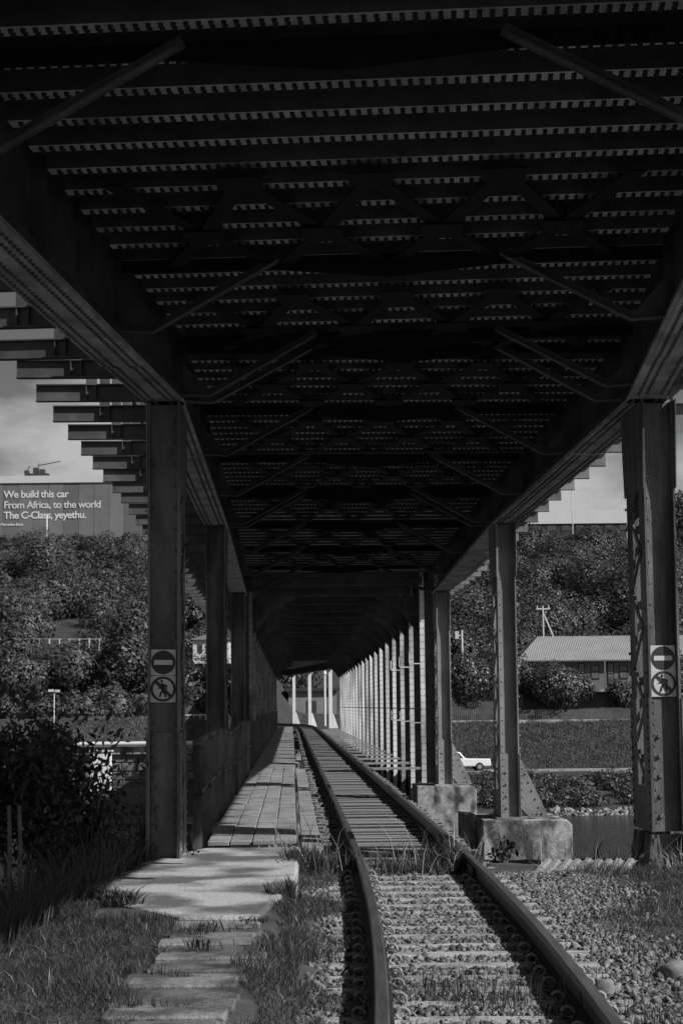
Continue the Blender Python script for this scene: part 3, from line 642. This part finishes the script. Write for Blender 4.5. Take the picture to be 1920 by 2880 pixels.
tag(obj('grass', blades(150, samp_end, .3, .6, .009, 1.2), DRY), 'long pale dry stalks where the bridge begins', 'grass', kind='stuff')
tag(obj('grass', blades(26000, samp_dark, .2, .65, .011, .9), WEED), 'tall dark weeds on the shaded bank left of the path', 'grass', kind='stuff')
def thin(f, p): return lambda n: f(n)
tag(obj('grass', blades(1500, samp_left, .03, .09, .005, 2.2), DRY), 'scattered dry blades in the grass left of the path', 'grass', kind='stuff')
tag(obj('grass', blades(900, samp_mid, .04, .12, .005, 2.2), DRY), 'scattered dry blades between the path and the ballast', 'grass', kind='stuff')
tag(obj('grass', blades(1700, samp_right, .03, .1, .005, 2.2), DRY), 'scattered dry blades in the verge right of the ballast', 'grass', kind='stuff')
def samp_edge(n): y = RNG.uniform(17.6, 19.4, n); x = RNG.uniform(1.9, 4.6, n); k = (x > 3.05) | (RNG.random(n) < .08); return x[k], y[k]
tag(obj('grass', blades(1500, samp_edge, .1, .35, .01, 1.2), DRY), 'dry straggling grass at the foot of the right column', 'grass', kind='stuff')

# leaves
def leaf_cloud(C, sz, elong=1.6, N=None, k=.9, tri=False):
    n = len(C); a = RNG.normal(size=(n, 3)); a[:, 2] = np.abs(a[:, 2]) * .8 - .2
    if N is not None: a = a * .5 + N * 1.25
    a = a.copy(); a /= np.linalg.norm(a, axis=1)[:, None]
    r = RNG.normal(size=(n, 3)); u = np.cross(a, r); u /= np.linalg.norm(u, axis=1)[:, None]; v = np.cross(a, u); s = (sz * RNG.uniform(.6, 1.35, n))[:, None] / 2
    u = u * s * elong; v = v * s
    if tri: return np.stack([C - u - v * .7, C + u * 1.2, C - u * .2 + v * 1.3], 1).reshape(-1, 3)
    V = np.stack([C - u, C - v * .9 + u * .1, C + u, C + v * .9 + u * .1], 1).reshape(-1, 3); return V
def blob_points(c, rx, rz, n, lumps=7, shell=.45, normals=False):
    """points spread through a lumpy crown"""
    L = RNG.normal(size=(lumps, 3)); L /= np.linalg.norm(L, axis=1)[:, None]; L *= RNG.uniform(.25, .72, (lumps, 1)); L[:, 2] = np.abs(L[:, 2]) * 1.0 - .15; lr = RNG.uniform(.32, .6, lumps)
    k = RNG.integers(0, lumps, n); d = RNG.normal(size=(n, 3)); d /= np.linalg.norm(d, axis=1)[:, None]; rad = lr[k] * (1 - shell * RNG.random(n) ** 2)
    p = L[k] + d * rad[:, None]; q = p * np.array([rx, rx, rz]) + np.array(c); return (q, d * .6 + p / (np.linalg.norm(p, axis=1)[:, None] + .01) * .6) if normals else q
def tree(name, label, base, h, rx, n, sz, material, trunk_h=.4, group=None, rt=.15):
    t = thing(name, label, 'tree' if 'tree' in name or 'palm' in name else 'shrub', base, 0, group); m = MB(); zt = h * trunk_h
    m.tube([(0, 0, -.4), (.04 * h, 0, zt * .6), (.03 * h, .03 * h, zt)], [rt, rt * .8, rt * .6], 7)
    for i in range(6):
        a = i * 1.05 + random.random(); e = random.uniform(.35, .75); m.tube([(.03 * h, .03 * h, zt * random.uniform(.6, 1)), (math.cos(a) * rx * .4, math.sin(a) * rx * .4, zt + (h - zt) * e * .6), (math.cos(a) * rx * .75, math.sin(a) * rx * .75, zt + (h - zt) * e)], [rt * .5, rt * .3, rt * .1], 5)
    obj('trunk', m, BARK, t); cz = zt + (h - zt) * .5
    C, N = blob_points((0, 0, cz), rx, (h - zt) * .62 + .1 * h, n, 13, .35, True); obj('crown', np_mesh('crown', leaf_cloud(C, sz, 1.5, N), 4), material, t); return t
def shrub_near(label, base, h, rx, n, sz, material=WEED):
    t = thing('leafy_shrub', label, 'shrub', base); m = MB()
    for i in range(9):
        a = random.uniform(0, 6.28); q = rx * random.uniform(.3, .95); hh = h * random.uniform(.55, 1); m.tube([(0, 0, -.3), (math.cos(a) * q * .4, math.sin(a) * q * .4, hh * .5), (math.cos(a) * q, math.sin(a) * q, hh)], [.018, .012, .004], 5)
    obj('stem', m, BARK, t); C = blob_points((0, 0, h * .55), rx, h * .55, n, 14, .8); obj('foliage', np_mesh('foliage', leaf_cloud(C, sz, 2.2), 4), material, t); return t
shrub_near('dark leafy shrub in shade at the left edge, near the first column', (-3.15, 17.6, -.6), 2.2, 1.05, 7500, .042)
shrub_near('low dark shrub in shade in front of the first left column', (-2.55, 17.2, -.6), 1.35, .55, 3500, .035)
shrub_near('broad shaded bush at the far left of the bank', (-4.1, 18.2, -1.0), 2.6, 1.0, 9000, .045)
shrub_near('small leafy weed in front of the concrete pier', (1.66, 18.8, -.3), .42, .16, 110, .035)
shrub_near('small leafy weed at the base of the near left column', (-1.55, 18.4, -.3), .32, .15, 90, .03)
for i, (x, y) in enumerate(((-1.72, 13.9), (-.5, 14.6), (-.42, 17.9), (-.95, 11.9), (-.6, 12.4), (-.9, 11.2))):
    lb = ('broad-leaved weed on the left edge of the concrete slab', 'broad-leaved weed tuft right of the concrete slab', 'broad-leaved weed clump where slab meets the bridge', 'small weed tuft in the middle of the slab path', 'small weed tuft at the right end of the slab path', 'small weed tuft low on the right of the slab path')[i]
    big = i in (0, 1, 2)
    q = obj('weed_tuft', blades(170 if big else 60, lambda n: (x + RNG.normal(0, .07, n), y + RNG.normal(0, .07, n)), .06, .2 if big else .07, .015 if big else .009, 1.4, .06 if not big else .02), GRASS); tag(q, lb, 'weed', kind='stuff')
# two thin stakes standing in the dark weeds
for i, u in enumerate((24, 53)):
    p = at(u, 2480, 13.4); q = obj('stake', MB().tube([(0, 0, -.5), (.01, 0, .28), (.0, 0, .56)], [.018, .017, .014], 7), BARK, None, (p.x, 13.4, p.z)); tag(q, ('thin upright stake nearest the left edge in dark weeds', 'thin upright stake in dark weeds, right of the other')[i], 'stake')
# corrugated sheets lying below the bank on the right
CS = thing('corrugated_sheet', 'pale corrugated sheets lying beyond the grass by the right column', 'metal sheet', (2.44, 17.85, -.215), .0)
rbm = MB().prism([(-.052, 0), (-.03, .022), (.01, .022), (.032, 0), (.052, 0), (.052, -.004), (-.052, -.004)], 'y', -.32, .32).mesh('rib')
for i in range(9):
    q = obj('rib', rbm, GALV, CS, (-.5 + i * .104, random.uniform(-.04, .04), .045 + random.uniform(-.006, .006))); q.rotation_euler = (.16, 0, -.32 + random.uniform(-.03, .03))

# ------------------------------------------------------------------ signs on the columns
def disc(r, n=48): return [(r * math.cos(2 * math.pi * i / n), r * math.sin(2 * math.pi * i / n)) for i in range(n)]
def no_entry(col_s, o, dx, z, tilt, label):
    c, a = axis_pt(col_s); p = P(col_s, o, z); t = thing('no_entry_sign', label, 'sign', (p.x + dx, p.y + .082, z), a)
    q = obj('plate', MB().box(-.125, .125, -.003, .003, -.129, .129), SIGNW, t); obj('disc', MB().prism(disc(.1205), 'y', -.006, -.0032), SIGND, t); obj('bar', MB().box(-.094, .094, -.009, -.0062, -.024, .024), SIGNW, t)
    t.rotation_euler = (0, tilt, a); return t
def no_walk(col_s, o, dx, z, tilt, label):
    c, a = axis_pt(col_s); p = P(col_s, o, z); t = thing('no_pedestrians_sign', label, 'sign', (p.x + dx, p.y + .08, z), a); t.rotation_euler = (0, tilt, a)
    obj('plate', MB().box(-.1275, .1275, -.003, .003, -.133, .133), SIGNW, t)
    m = MB(); n = 56
    for i in range(n):
        A = 2 * math.pi * i / n; B = 2 * math.pi * (i + 1) / n; r1, r2 = .1265, .1015
        m.hexa([(r1 * math.cos(A), -.0032, r1 * math.sin(A)), (r2 * math.cos(A), -.0032, r2 * math.sin(A)), (r2 * math.cos(B), -.0032, r2 * math.sin(B)), (r1 * math.cos(B), -.0032, r1 * math.sin(B)), (r1 * math.cos(A), -.0068, r1 * math.sin(A)), (r2 * math.cos(A), -.0068, r2 * math.sin(A)), (r2 * math.cos(B), -.0068, r2 * math.sin(B)), (r1 * math.cos(B), -.0068, r1 * math.sin(B))])
    obj('ring', m, SIGND, t); k = .0725
    obj('slash', MB().prism([(-k - .011, k - .011), (-k + .013, k + .013), (k + .013, -k + .013), (k - .011, -k - .011)], 'y', -.0064, -.0034), SIGND, t)
    fig = MB(); W = lambda pts: fig.prism([((x - 775) / 2690, (1540 - y) / 2690) for x, y in pts], 'y', -.0092, -.0066)
    W([(740 + 38 * math.cos(i * .5236), 1330 + 38 * math.sin(i * .5236)) for i in range(12)][::-1])
    W([(720, 1385), (755, 1383), (880, 1440), (850, 1480), (815, 1462), (830, 1540), (800, 1590), (740, 1580), (735, 1470), (715, 1420)])
    W([(885, 1440), (882, 1550), (862, 1560), (848, 1545), (845, 1450)]); W([(735, 1480), (640, 1515), (627, 1530), (645, 1540), (735, 1512)])
    W([(742, 1560), (790, 1600), (735, 1660), (710, 1760), (668, 1762), (690, 1660)]); W([(760, 1590), (810, 1580), (868, 1740), (865, 1765), (830, 1765)])
    obj('walking_figure', fig, SIGNK, t); return t
no_entry(18, -2.49, -.01, at(459, 1863, 18).z, .012, 'dark round no entry sign on the left column, above a pedestrian sign')
no_walk(18, -2.49, -.012, at(459, 1938, 18).z, .005, 'no pedestrians sign with walking figure on the left column')
no_entry(18, 2.565, .0, at(1850, 1850, 18).z, 0, 'half-shaded round no entry sign on the right column')
no_walk(18, 2.565, .0, at(1850, 1922, 18).z, 0, 'half-shaded no pedestrians sign on the right column')

# ------------------------------------------------------------------ far bank on the right
def leaf_mass(name, label, spots, sz, n_per, material):
    Vs = []; Ns = []
    for (x, y, z, rx, rz) in spots:
        v, n_ = blob_points((x, y, z + rz * .25), rx, rz, int(n_per * (rx / 2.2) ** 1.6), 9, .22, True); Vs.append(v); Ns.append(n_)
    q = obj(name, np_mesh(name, leaf_cloud(np.concatenate(Vs), sz, 1.3, np.concatenate(Ns), tri=True), 3), material); tag(q, label, 'bushes', kind='stuff')
def scatter(n, y0, y1, u0, u1, r0, r1, dense=True):
    out = []
    for _ in range(n):
        y = random.uniform(y0, y1); u = random.uniform(u0, u1); x = (u - 960) / F_PX * y; r = random.uniform(r0, r1) * (1.0 if random.random() < .8 else 1.5); z = float(terrain(x, y)); 
        if u < 330 and y < 187 and 1985 - F_PX * (z + r * 1.35 - 1.45) / y < 1838: continue     # keep the fence line open
        if 1985 - F_PX * (z + r * 1.3 - 1.45) / y < (1484 if u < 700 else 1474): continue          # crest stays below the hilltop buildings
        out.append((x, y, z, r, r * random.uniform(.8, 1.25)))
    return out
leaf_mass('hillside_bushes', 'sunlit bushes covering the right-hand hillside behind the house', scatter(250, 190, 298, 1180, 2150, 1.6, 4.6) + scatter(90, 284, 301, 1300, 2100, 1.2, 2.4), .25, 1150, LEAF)
leaf_mass('hillside_bushes', 'sunlit bushes and trees covering the left-hand hillside', scatter(270, 150, 298, -260, 640, 1.7, 5.0) + scatter(90, 284, 301, -200, 560, 1.2, 2.4) + scatter(55, 141, 152, -120, 420, .9, 1.7), .26, 1150, LEAF)
leaf_mass('bank_scrub', 'low scrub along the far river bank on the right', [(x, y, float(terrain(x, y)), r, r * .9) for x, y, r in ((random.uniform(4, 32), random.uniform(122.5, 139), random.uniform(.5, 1.3)) for _ in range(190))], .16, 900, LEAF)
def samp_bank(n): y = RNG.uniform(148.6, 166, n); x = RNG.uniform(5, 36, n); return x, y
tag(obj('bank_grass', blades(60000, samp_bank, .08, .24, .06, 1.2), leafmat('bank_blade', .095, .5, .3, .6, .3, .3)), 'rough grass on the slope below the house fence', 'grass', kind='stuff')
V, Fc = stones(800, lambda n: (RNG.uniform(10, 34, n), 119.9 + RNG.uniform(-.6, 2.2, n)), lambda x, y: terrain(x, y) + .02, .07, .26)
tag(obj('shore_rocks', idx_mesh('shore_rocks', V, Fc), ROCK), 'pale rocks along the water edge of the far bank', 'rocks', kind='stuff')
# house
HX = at(1450, 1900, 172).x; HW = 30.0
HS = thing('house', 'two-storey house with pale corrugated hipped roof on the far bank', 'house', (HX, 172, 0))
eave = at(1700, 1857, 172).z; ridge = at(1700, 1789, 176).z
rf = MB(); nn_ = 170
for i in range(nn_):
    x0 = .0 + i * HW / nn_; x1 = x0 + HW / nn_; xm = (x0 + x1) / 2
    def top(x): return min(1.0, (x + .001) / 2.6) if x < 2.6 else 1.0
    for (xa, xb, ha, hb) in ((x0, xm, 0, .05), (xm, x1, .05, 0)):
        ta, tb_ = top(xa), top(xb); k = len(rf.v)
        rf.v += [(xa, -.6, eave + ha), (xb, -.6, eave + hb), (xb, -.6 + 4.6 * tb_, eave + (ridge - eave) * tb_ + hb), (xa, -.6 + 4.6 * ta, eave + (ridge - eave) * ta + ha)]; rf.f.append((k, k + 1, k + 2, k + 3))
rq = obj('roof', rf, ROOFM, HS)
obj('roof_back', MB().prism([(0, eave), (HW, eave), (HW, ridge - .02), (2.6, ridge - .02)], 'y', 4.02, 8.5), ROOFM, rq)
obj('gutter', MB().box(0, HW, -.72, -.61, eave - .08, eave + .04), WALLD, rq)
obj('wall', MB().box(.6, HW - .5, 0, 7.5, -.5, eave - .02), WALLD, HS)
zf = at(1700, 1941, 172).z
obj('balcony_slab', MB().box(.6, HW - .5, -1.0, -.002, zf - .16, zf + .1), CONC, HS)
for u in (1600, 1634, 1672, 1716, 1752, 1800, 1850):
    xw = at(u, 1900, 172).x - HX; wv = .62 if u in (1634, 1716) else .8; h0 = eave - (.25 if wv < .7 else .5)
    wd = obj('window', MB().box(xw - wv / 2, xw + wv / 2, -.06, -.003, h0 - (2.1 if wv < .7 else 1.3), h0), mat('window_frame', .02, .1, 1, .6, 0), HS)
    zb0 = h0 - (2.1 if wv < .7 else 1.3)
    for k in range(2): obj('pane', MB().box(xw - wv / 2 + .07, xw + wv / 2 - .07, -.08, -.0605, zb0 + .08 + k * (h0 - zb0) / 2, zb0 - .06 + (k + 1) * (h0 - zb0) / 2), mat('curtained_glass', .13, .3, 2, .2, 0), wd)
for u in (1696,): xw = at(u, 1900, 172).x - HX; obj('porch_post', MB().box(xw - .07, xw + .07, -.95, -.81, zf + .1, eave - .05), WALLD, HS)
# fence in front of the house
FN = thing('paling_fence', 'grey paling fence along the foot of the house garden', 'fence')
pk = MB().box(-.07, .07, -.015, .015, 0, 1.25).mesh('paling'); x = 9.0; k = 0
while x < 34 and k < 290: obj('paling', pk, mat('grey_paling', .10, .3, 2, .8, 0), FN, (x, 166.4 + .25 * math.sin(x * .4), float(terrain(x, 166.4)) - .05 + random.uniform(-.03, .03))); x += .19 if x < 14 else .17; k += 1
tag(obj('kerb_wall', MB().box(8.5, 34, 165.5, 165.75, -.6, .0), CONC), 'low pale kerb wall at the foot of the paling fence', 'wall')
# trees round the house
def tb_at(u, v, y): p = at(u, v, y); return (p.x, y, float(terrain(p.x, y)))
tree('broad_tree', 'dense round dark tree standing in front of the house', tb_at(1570, 2010, 168.3), 5.0, 3.9, 8000, .19, LEAFD, .08)
tree('broad_tree', 'dark tree between the second and third right columns', tb_at(1322, 2010, 167.8), 6.4, 2.9, 6500, .19, LEAFD, .12)
tree('broad_tree', 'tall dark tree at the left end of the house roof', tb_at(1450, 2010, 169.5), 6.6, 2.1, 4500, .18, LEAFD, .3)
tree('broad_tree', 'leafy dark tree beside the near right column, below the roof', tb_at(1745, 2010, 168.6), 4.2, 1.6, 3000, .18, LEAFD, .12)
tree('broad_tree', 'dark tree right of the near right column at the picture edge', tb_at(1915, 2010, 168.6), 5.6, 2.0, 3200, .18, LEAFD, .3)
tree('tall_tree', 'tall tree rising above the hill at the right edge', tb_at(1925, 1500, 284), 9.0, 4.0, 5000, .3, LEAFD, .25)
def palm(label, base, h, n=14, L=2.0):
    t = thing('palm_tree', label, 'palm', base); obj('trunk', MB().tube([(0, 0, -.3), (.1, 0, h * .5), (0, 0, h)], [.16, .13, .12], 7), BARK, t)
    for i in range(n):
        a = i * 2.4; el = random.uniform(.2, 1.0); V = []; ca, sa = math.cos(a), math.sin(a)
        mm = MB()
        for j in range(9):
            q = j / 8; r = L * q; z = h + L * (.55 * el * q * 2 - .75 * q * q); wl = .42 * math.sin(math.pi * min(1, q * .9 + .1))
            for sg in (-1, 1):
                k = len(mm.v); mm.v += [(ca * r, sa * r, z), (ca * (r + .12), sa * (r + .12), z), (ca * (r + .3) - sa * sg * wl, sa * (r + .3) + ca * sg * wl, z - .18)]; mm.f.append((k, k + 1, k + 2))
        obj('frond', mm, LEAFD, t)
palm('palm with drooping fronds in front of the house roof', tb_at(1570, 2000, 169.8), 4.7)
palm('shorter palm left of the other, among the garden trees', tb_at(1500, 2000, 169.9), 4.0)
# utility poles
UP = thing('utility_pole', 'pale utility pole with a slanted stay above the house roof', 'pole', tb_at(1527, 1790, 190)); zt = at(1527, 1706, 190).z - UP.location.z
obj('mast', MB().tube([(0, 0, -1), (0, 0, zt)], [.1, .08], 7), WHITEB, UP); obj('stay', MB().bar((.1, 0, zt - .8), (2.6, 0, zt - 7), .14, .14), WHITEB, UP)
obj('crossarm', MB().box(-.7, .7, -.06, .06, zt - .3, zt - .18), WHITEB, UP)
for x in (-.6, 0, .6): obj('insulator', MB().tube([(x, 0, zt - .18), (x, 0, zt + .12)], [.08, .05], 6), WHITEB, UP)
tag(obj('lamp_post', MB().tube([(0, 0, -1), (0, 0, 9.0)], [.11, .08], 7).box(-.15, .15, -.15, .15, 8.8, 9.1), WHITEB, None, tb_at(1902, 1790, 192)), 'pale post right of the near right column above the roof', 'pole')
SLP = thing('street_lamp', 'pale street lamp on the hillside behind the second right column', 'lamp', tb_at(1299, 1830, 194)); z0 = at(1299, 1773, 194).z - SLP.location.z
obj('mast', MB().tube([(0, 0, -1), (0, 0, z0)], [.12, .1], 7), WHITEB, SLP); obj('transformer', MB().box(-.75, -.35, -.2, .2, z0 - .9, z0 - .1).box(-.35, .1, -.05, .05, z0 - .6, z0 - .5), WHITEB, SLP)
# parked pickup
CARP = at(1305, 2178, 146)
CA = thing('parked_pickup', 'white pickup parked on the far riverside path behind the pier', 'car', (CARP.x - .38, 146, -3.88), .12)
body = MB().prism([(-2.4, .35), (2.4, .35), (2.45, .55), (2.4, .95), (.35, 1.0), (-.1, 1.52), (-1.3, 1.55), (-1.55, 1.02), (-2.35, .92), (-2.45, .6)][::-1], 'y', -.82, .82)
bq = obj('body', body, CARW, CA); bevel(bq, .08, 2)
obj('windscreen', MB().prism([(-1.5, 1.02), (-1.28, 1.47), (-1.2, 1.47), (-1.3, 1.02)], 'y', -.7, .7), GLASS, CA)
obj('side_window', MB().prism([(-1.2, 1.03), (-1.15, 1.44), (-.2, 1.44), (.15, 1.03)], 'y', -.835, .835), GLASS, CA)
obj('load_bed', MB().box(.5, 2.3, -.70, .70, .97, 1.005), BLACK, CA)
for x in (-1.5, 1.5):
    for sg in (-1, 1):
        wq = obj('wheel', MB().tube([(x, sg * .66, .33), (x, sg * .86, .33)], .33, 14), BLACK, CA); obj('rim', MB().tube([(x, sg * .861, .33), (x, sg * .87, .33)], .19, 12), GALV, wq)
for sg in (-1, 1): obj('headlight', MB().box(-2.47, -2.36, sg * .6 - .14, sg * .6 + .14, .68, .84), GLASS, CA)
obj('bumper', MB().box(2.38, 2.52, -.8, .8, .38, .55), GALV, CA)

# ------------------------------------------------------------------ hilltop buildings
BY = 335
BB = thing('hilltop_factory', 'long dark-clad hilltop building with white lettering on its wall', 'building')
x0 = at(-500, 1400, BY).x; x1 = at(520, 1400, BY).x; zb0 = 29.0; zt0 = at(150, 1358, BY).z; zp = at(150, 1338, BY).z
n = 24; wdt = (x1 - x0) / n
for i in range(n): obj('cladding_panel', MB().box(x0 + i * wdt + .03, x0 + (i + 1) * wdt - .03, BY + random.uniform(-.03, .03), BY + .4, zb0, zt0), mat('cladding_%d' % (i % 4), (.13, .16, .15, .18)[i % 4] * (1.0 if i < 17 else 1.25), .12, .3, .6, 0), BB)
obj('parapet', MB().box(x0, x1, BY - .25, BY + .6, zt0 + .003, zp), WHITEB, BB)
obj('roof_block', MB().box(x0, x1, BY + .61, BY + 30, zb0, zp - .3), WHITEB, BB)
def text(body, u, v_base, size_px, y, parent, thick=.03):
    c = bpy.data.curves.new('lettering', 'FONT'); c.body = body; c.size = size_px / F_PX * y; c.offset = .019 * c.size; c.extrude = .03; c.space_character = .93
    o = bpy.data.objects.new('tmp', c); COL.objects.link(o); dg = bpy.context.evaluated_depsgraph_get(); me = bpy.data.meshes.new_from_object(o.evaluated_get(dg)); COL.objects.unlink(o); bpy.data.objects.remove(o)
    me.materials.clear(); me.materials.append(LETTER); p = at(u, v_base, y); q = bpy.data.objects.new('lettering', me); COL.objects.link(q); q.location = (p.x, y, p.z); q.rotation_euler = (math.pi / 2, 0, 0); q.parent = parent; return q
text('We build this car', 11, 1400, 28.5, BY - .06, BB); text('From Africa, to the world', 11, 1430, 28.5, BY - .06, BB); text('The C-Class, yeyethu.', 11, 1459, 28.5, BY - .06, BB)
text('Mercedes-Benz', 2, 1479, 11, BY - .06, BB)
RC = thing('rooftop_crane', 'small crane with a long thin jib on the dark factory roof', 'crane', (at(104, 1340, BY + 8).x, BY + 8, at(104, 1341, BY + 8).z))
CR = mat('crane_grey', .05, .2, 1, .6, 0)
obj('base', MB().box(-2.2, 2.4, -1, 1, -.4, .55).box(-2.3, -1.5, -.8, .8, .56, 1.2), CR, RC); obj('cab', MB().box(-.6, .3, -.8, .8, .56, 1.7).box(.6, 1.6, -.7, .7, .56, 1.4), CR, RC)
obj('jib', MB().bar((.35, 0, 2.2), (4.6, 0, 3.0), .16, .16).bar((.35, 0, .5), (.35, 0, 2.6), .14, .14).bar((-1.9, 0, 1.1), (-1.3, 0, 2.2), .14, .14), CR, RC)
tag(obj('flood_light', MB().tube([(0, 0, -2), (0, 0, 2.0)], [.22, .16], 6), WHITEB, None, (at(132, 1478, 318).x, 318, at(132, 1478, 318).z)), 'white post before the lettered hilltop wall', 'pole')
WB = thing('white_hilltop_building', 'long white flat-roofed building on the right hilltop', 'building')
xa = at(1400, 1450, BY).x; xb = at(1765, 1450, BY).x; za = at(1650, 1472, BY).z; zc = at(1650, 1434, BY).z
obj('wall', MB().box(xa, xb, BY, BY + 20, za, zc), WHITEB, WB); obj('base_strip', MB().box(xa + .3, xb - .3, BY + .3, BY + 19, za - 4, za - .003), mat('dark_strip', .05, .2, 1, .8, 0), WB)  # darker lower strip below the white wall
nw = 9
for i in range(nw): obj('window', MB().box(xa + 1 + i * (xb - xa) / nw, xa + 1 + (i + .6) * (xb - xa) / nw, BY + .2, BY + .299, za - 1.3, za - .35), GLASS, WB)
tag(obj('flag_pole', MB().tube([(0, 0, -3), (0, 0, 7.6)], [.1, .06], 6), WHITEB, None, (at(1609, 1480, 310).x, 310, at(1609, 1480, 310).z)), 'thin white pole before the right hilltop building', 'pole')

# ------------------------------------------------------------------ far bank on the left
def lx(u, y=130): return (u - 960) / F_PX * y
LW = thing('block_wall', 'retaining wall of large stone blocks under a pale concrete beam', 'wall')
zt1 = at(350, 2121, 129).z; xA, xB = lx(200, 129), lx(560, 129); bwid = 1.0; bh = .62; row = 0; z = zt1 - bh
while z > -5.2:
    x = xA - (row % 2) * .5
    while x < xB:
        w_ = bwid * random.uniform(.85, 1.15); q = obj('stone_block', MB().box(x + .02, x + w_ - .02, 129 + random.uniform(-.06, .06), 130, z + .02, z + bh - .02), STONE, LW); bevel(q, .05, 1); x += w_
    z -= bh; row += 1
obj('coping_beam', MB().box(xA, xB, 128.8, 130.3, zt1, zt1 + .55), CONC, LW)
PP = obj('pipe', MB().tube([(xA, 128.6, zt1 + .75), (xB, 128.6, zt1 + .75)], .16, 10), WHITEB); tag(PP, 'pale pipe running along the top of the block wall', 'pipe')
p = at(255, 2175, 124); q2 = at(311, 2115, 124)
CB = thing('white_cabinet', 'bright white cabinet standing before the block wall', 'cabinet', (p.x, 124, 0))
obj('box', MB().box(0, q2.x - p.x, 0, .8, at(300, 2240, 124).z, q2.z), WHITESTEEL, CB); obj('lid', MB().box(-.08, q2.x - p.x + .1, -.08, .9, q2.z + .002, q2.z + .12), WHITEB, CB)
def samp_mound(n): y = RNG.uniform(130.3, 142, n); x = RNG.uniform(-24, -10, n); return x, y
tag(obj('mound_grass', blades(22000, samp_mound, .08, .2, .06, .8), leafmat('mound_blade', .13, .4, .3, .6, .2, .3)), 'short pale grass on the mound above the block wall', 'grass', kind='stuff')
FL = thing('wire_fence', 'row of pale fence posts crossing the left hillside', 'fence')
fp = MB().box(-.06, .06, -.06, .06, -.3, 1.6).mesh('post'); pr = None; yf = 186
wires = []
for i in range(17):
    u = -30 + i * 28; z = at(u, 1796, yf).z - 1.6; x = lx(u, yf); obj('post', fp, WHITEB, FL, (x, yf, z)); wires.append((x, yf, z + 1.55))
obj('wire', MB().tube(wires, .025, 4), WHITEB, FL)
LP = thing('twin_lamp', 'small white twin-headed lamp among the left bushes', 'lamp', (lx(152, 128), 128, -1.0)); zt2 = at(152, 1945, 128).z + 1.0
obj('mast', MB().tube([(0, 0, -2), (0, 0, zt2)], [.06, .05], 6), WHITEB, LP)
for sg in (-1, 1): obj('lamp_head', MB().box(sg * .05, sg * .4, -.1, .1, zt2 - .05, zt2 + .13) if sg > 0 else MB().box(-.4, -.05, -.1, .1, zt2 - .02, zt2 + .16), WHITEB, LP)
SR = thing('white_railing', 'white railing seen between the first two left columns', 'railing', (0, 0, 0))
z = at(545, 2012, 140).z
obj('top_rail', MB().box(lx(440, 140), lx(640, 140), 140, 140.08, z, z + .08), WHITEB, SR); obj('mid_rail', MB().box(lx(440, 140), lx(640, 140), 140, 140.06, z - .45, z - .38), WHITEB, SR)
for i in range(13): x = lx(442 + i * 16.5, 140); obj('post', MB().box(x, x + .1, 140.001, 140.1, z - 1.3, z - .001), WHITEB, SR)
HL = thing('small_white_house', 'small white house between the left columns on the hillside', 'house', (lx(572, 188), 188, 0)); zh = at(572, 1850, 188).z
obj('wall', MB().box(-1.2, 2.6, 0, 3, zh - .6, zh + 1.9), WHITEB, HL); obj('roof', MB().prism([(-1.5, zh + 1.902), (2.9, zh + 1.902), (.7, zh + 2.6)], 'y', -.3, 3.3), ROOFM, HL)
for x in (-.7, .2, 1.3): obj('window', MB().box(x, x + .5, -.04, -.003, zh + .5, zh + 1.4), GLASS, HL)
spots = [(60, 2010, 150, 4.4, 3.4), (190, 1990, 152, 4.6, 3.6), (330, 1990, 150, 5.6, 3.2), (390, 2000, 156, 9, 4.0), (20, 1900, 166, 4.2, 3.4), (250, 1880, 172, 4.4, 3.2), (360, 1800, 186.5, 9, 4.4), (110, 1640, 235, 8, 4.4)]
lbs = ['rounded tree low on the left hillside near the picture edge', 'rounded tree above the dark shrub on the left hillside', 'broad tree above the grass mound, left of the first column', 'tall tree touching the left side of the first column', 'leafy tree at the left edge below the wire fence', 'bright tree below the middle of the wire fence', 'tall tree covering the right end of the wire fence', 'large tree high on the left hillside under the lettered wall']
for (u, v, y, h, r_), lb in zip(spots, lbs):
    x = lx(u, y); tree('hillside_tree', lb, (x, y, float(terrain(x, y))), h, r_, 6500, .22, LEAF, .06, 'trees on the left hillside')
# far end beyond the bridge: a pale bank, a small wall and a lamp
FB = thing('far_shed', 'small pale shed seen through the far end of the bridge', 'shed', (-4.2, 186, -.2))
obj('wall', MB().box(-1.5, 3.5, 0, 3, -.3, 3.2), mat('shed_wall', .22, .2, 1, .8, 0), FB); obj('roof', MB().box(-1.8, 3.8, -.4, 3.4, 3.202, 3.5), CR, FB); obj('door', MB().box(.4, 1.4, -.05, -.003, -.2, 2.2), CR, FB)
tree('broad_tree', 'tree behind the far end of the bridge', (-9.5, 185, -.2), 7, 3.0, 1400, .35, LEAFD, .25)
tree('broad_tree', 'second tree behind the far white columns', (-5.8, 192, -.2), 8, 3.4, 1400, .35, LEAFD, .25)
tag(obj('lamp_post', MB().tube([(0, 0, -.5), (0, 0, 4.3)], .1, 7).tube([(0, 0, 4.3), (0, 0, 4.6)], [.18, .1], 8), WHITEB, None, (-1.55, 150, -.2)), 'white lamp post beyond the far end of the bridge', 'lamp')
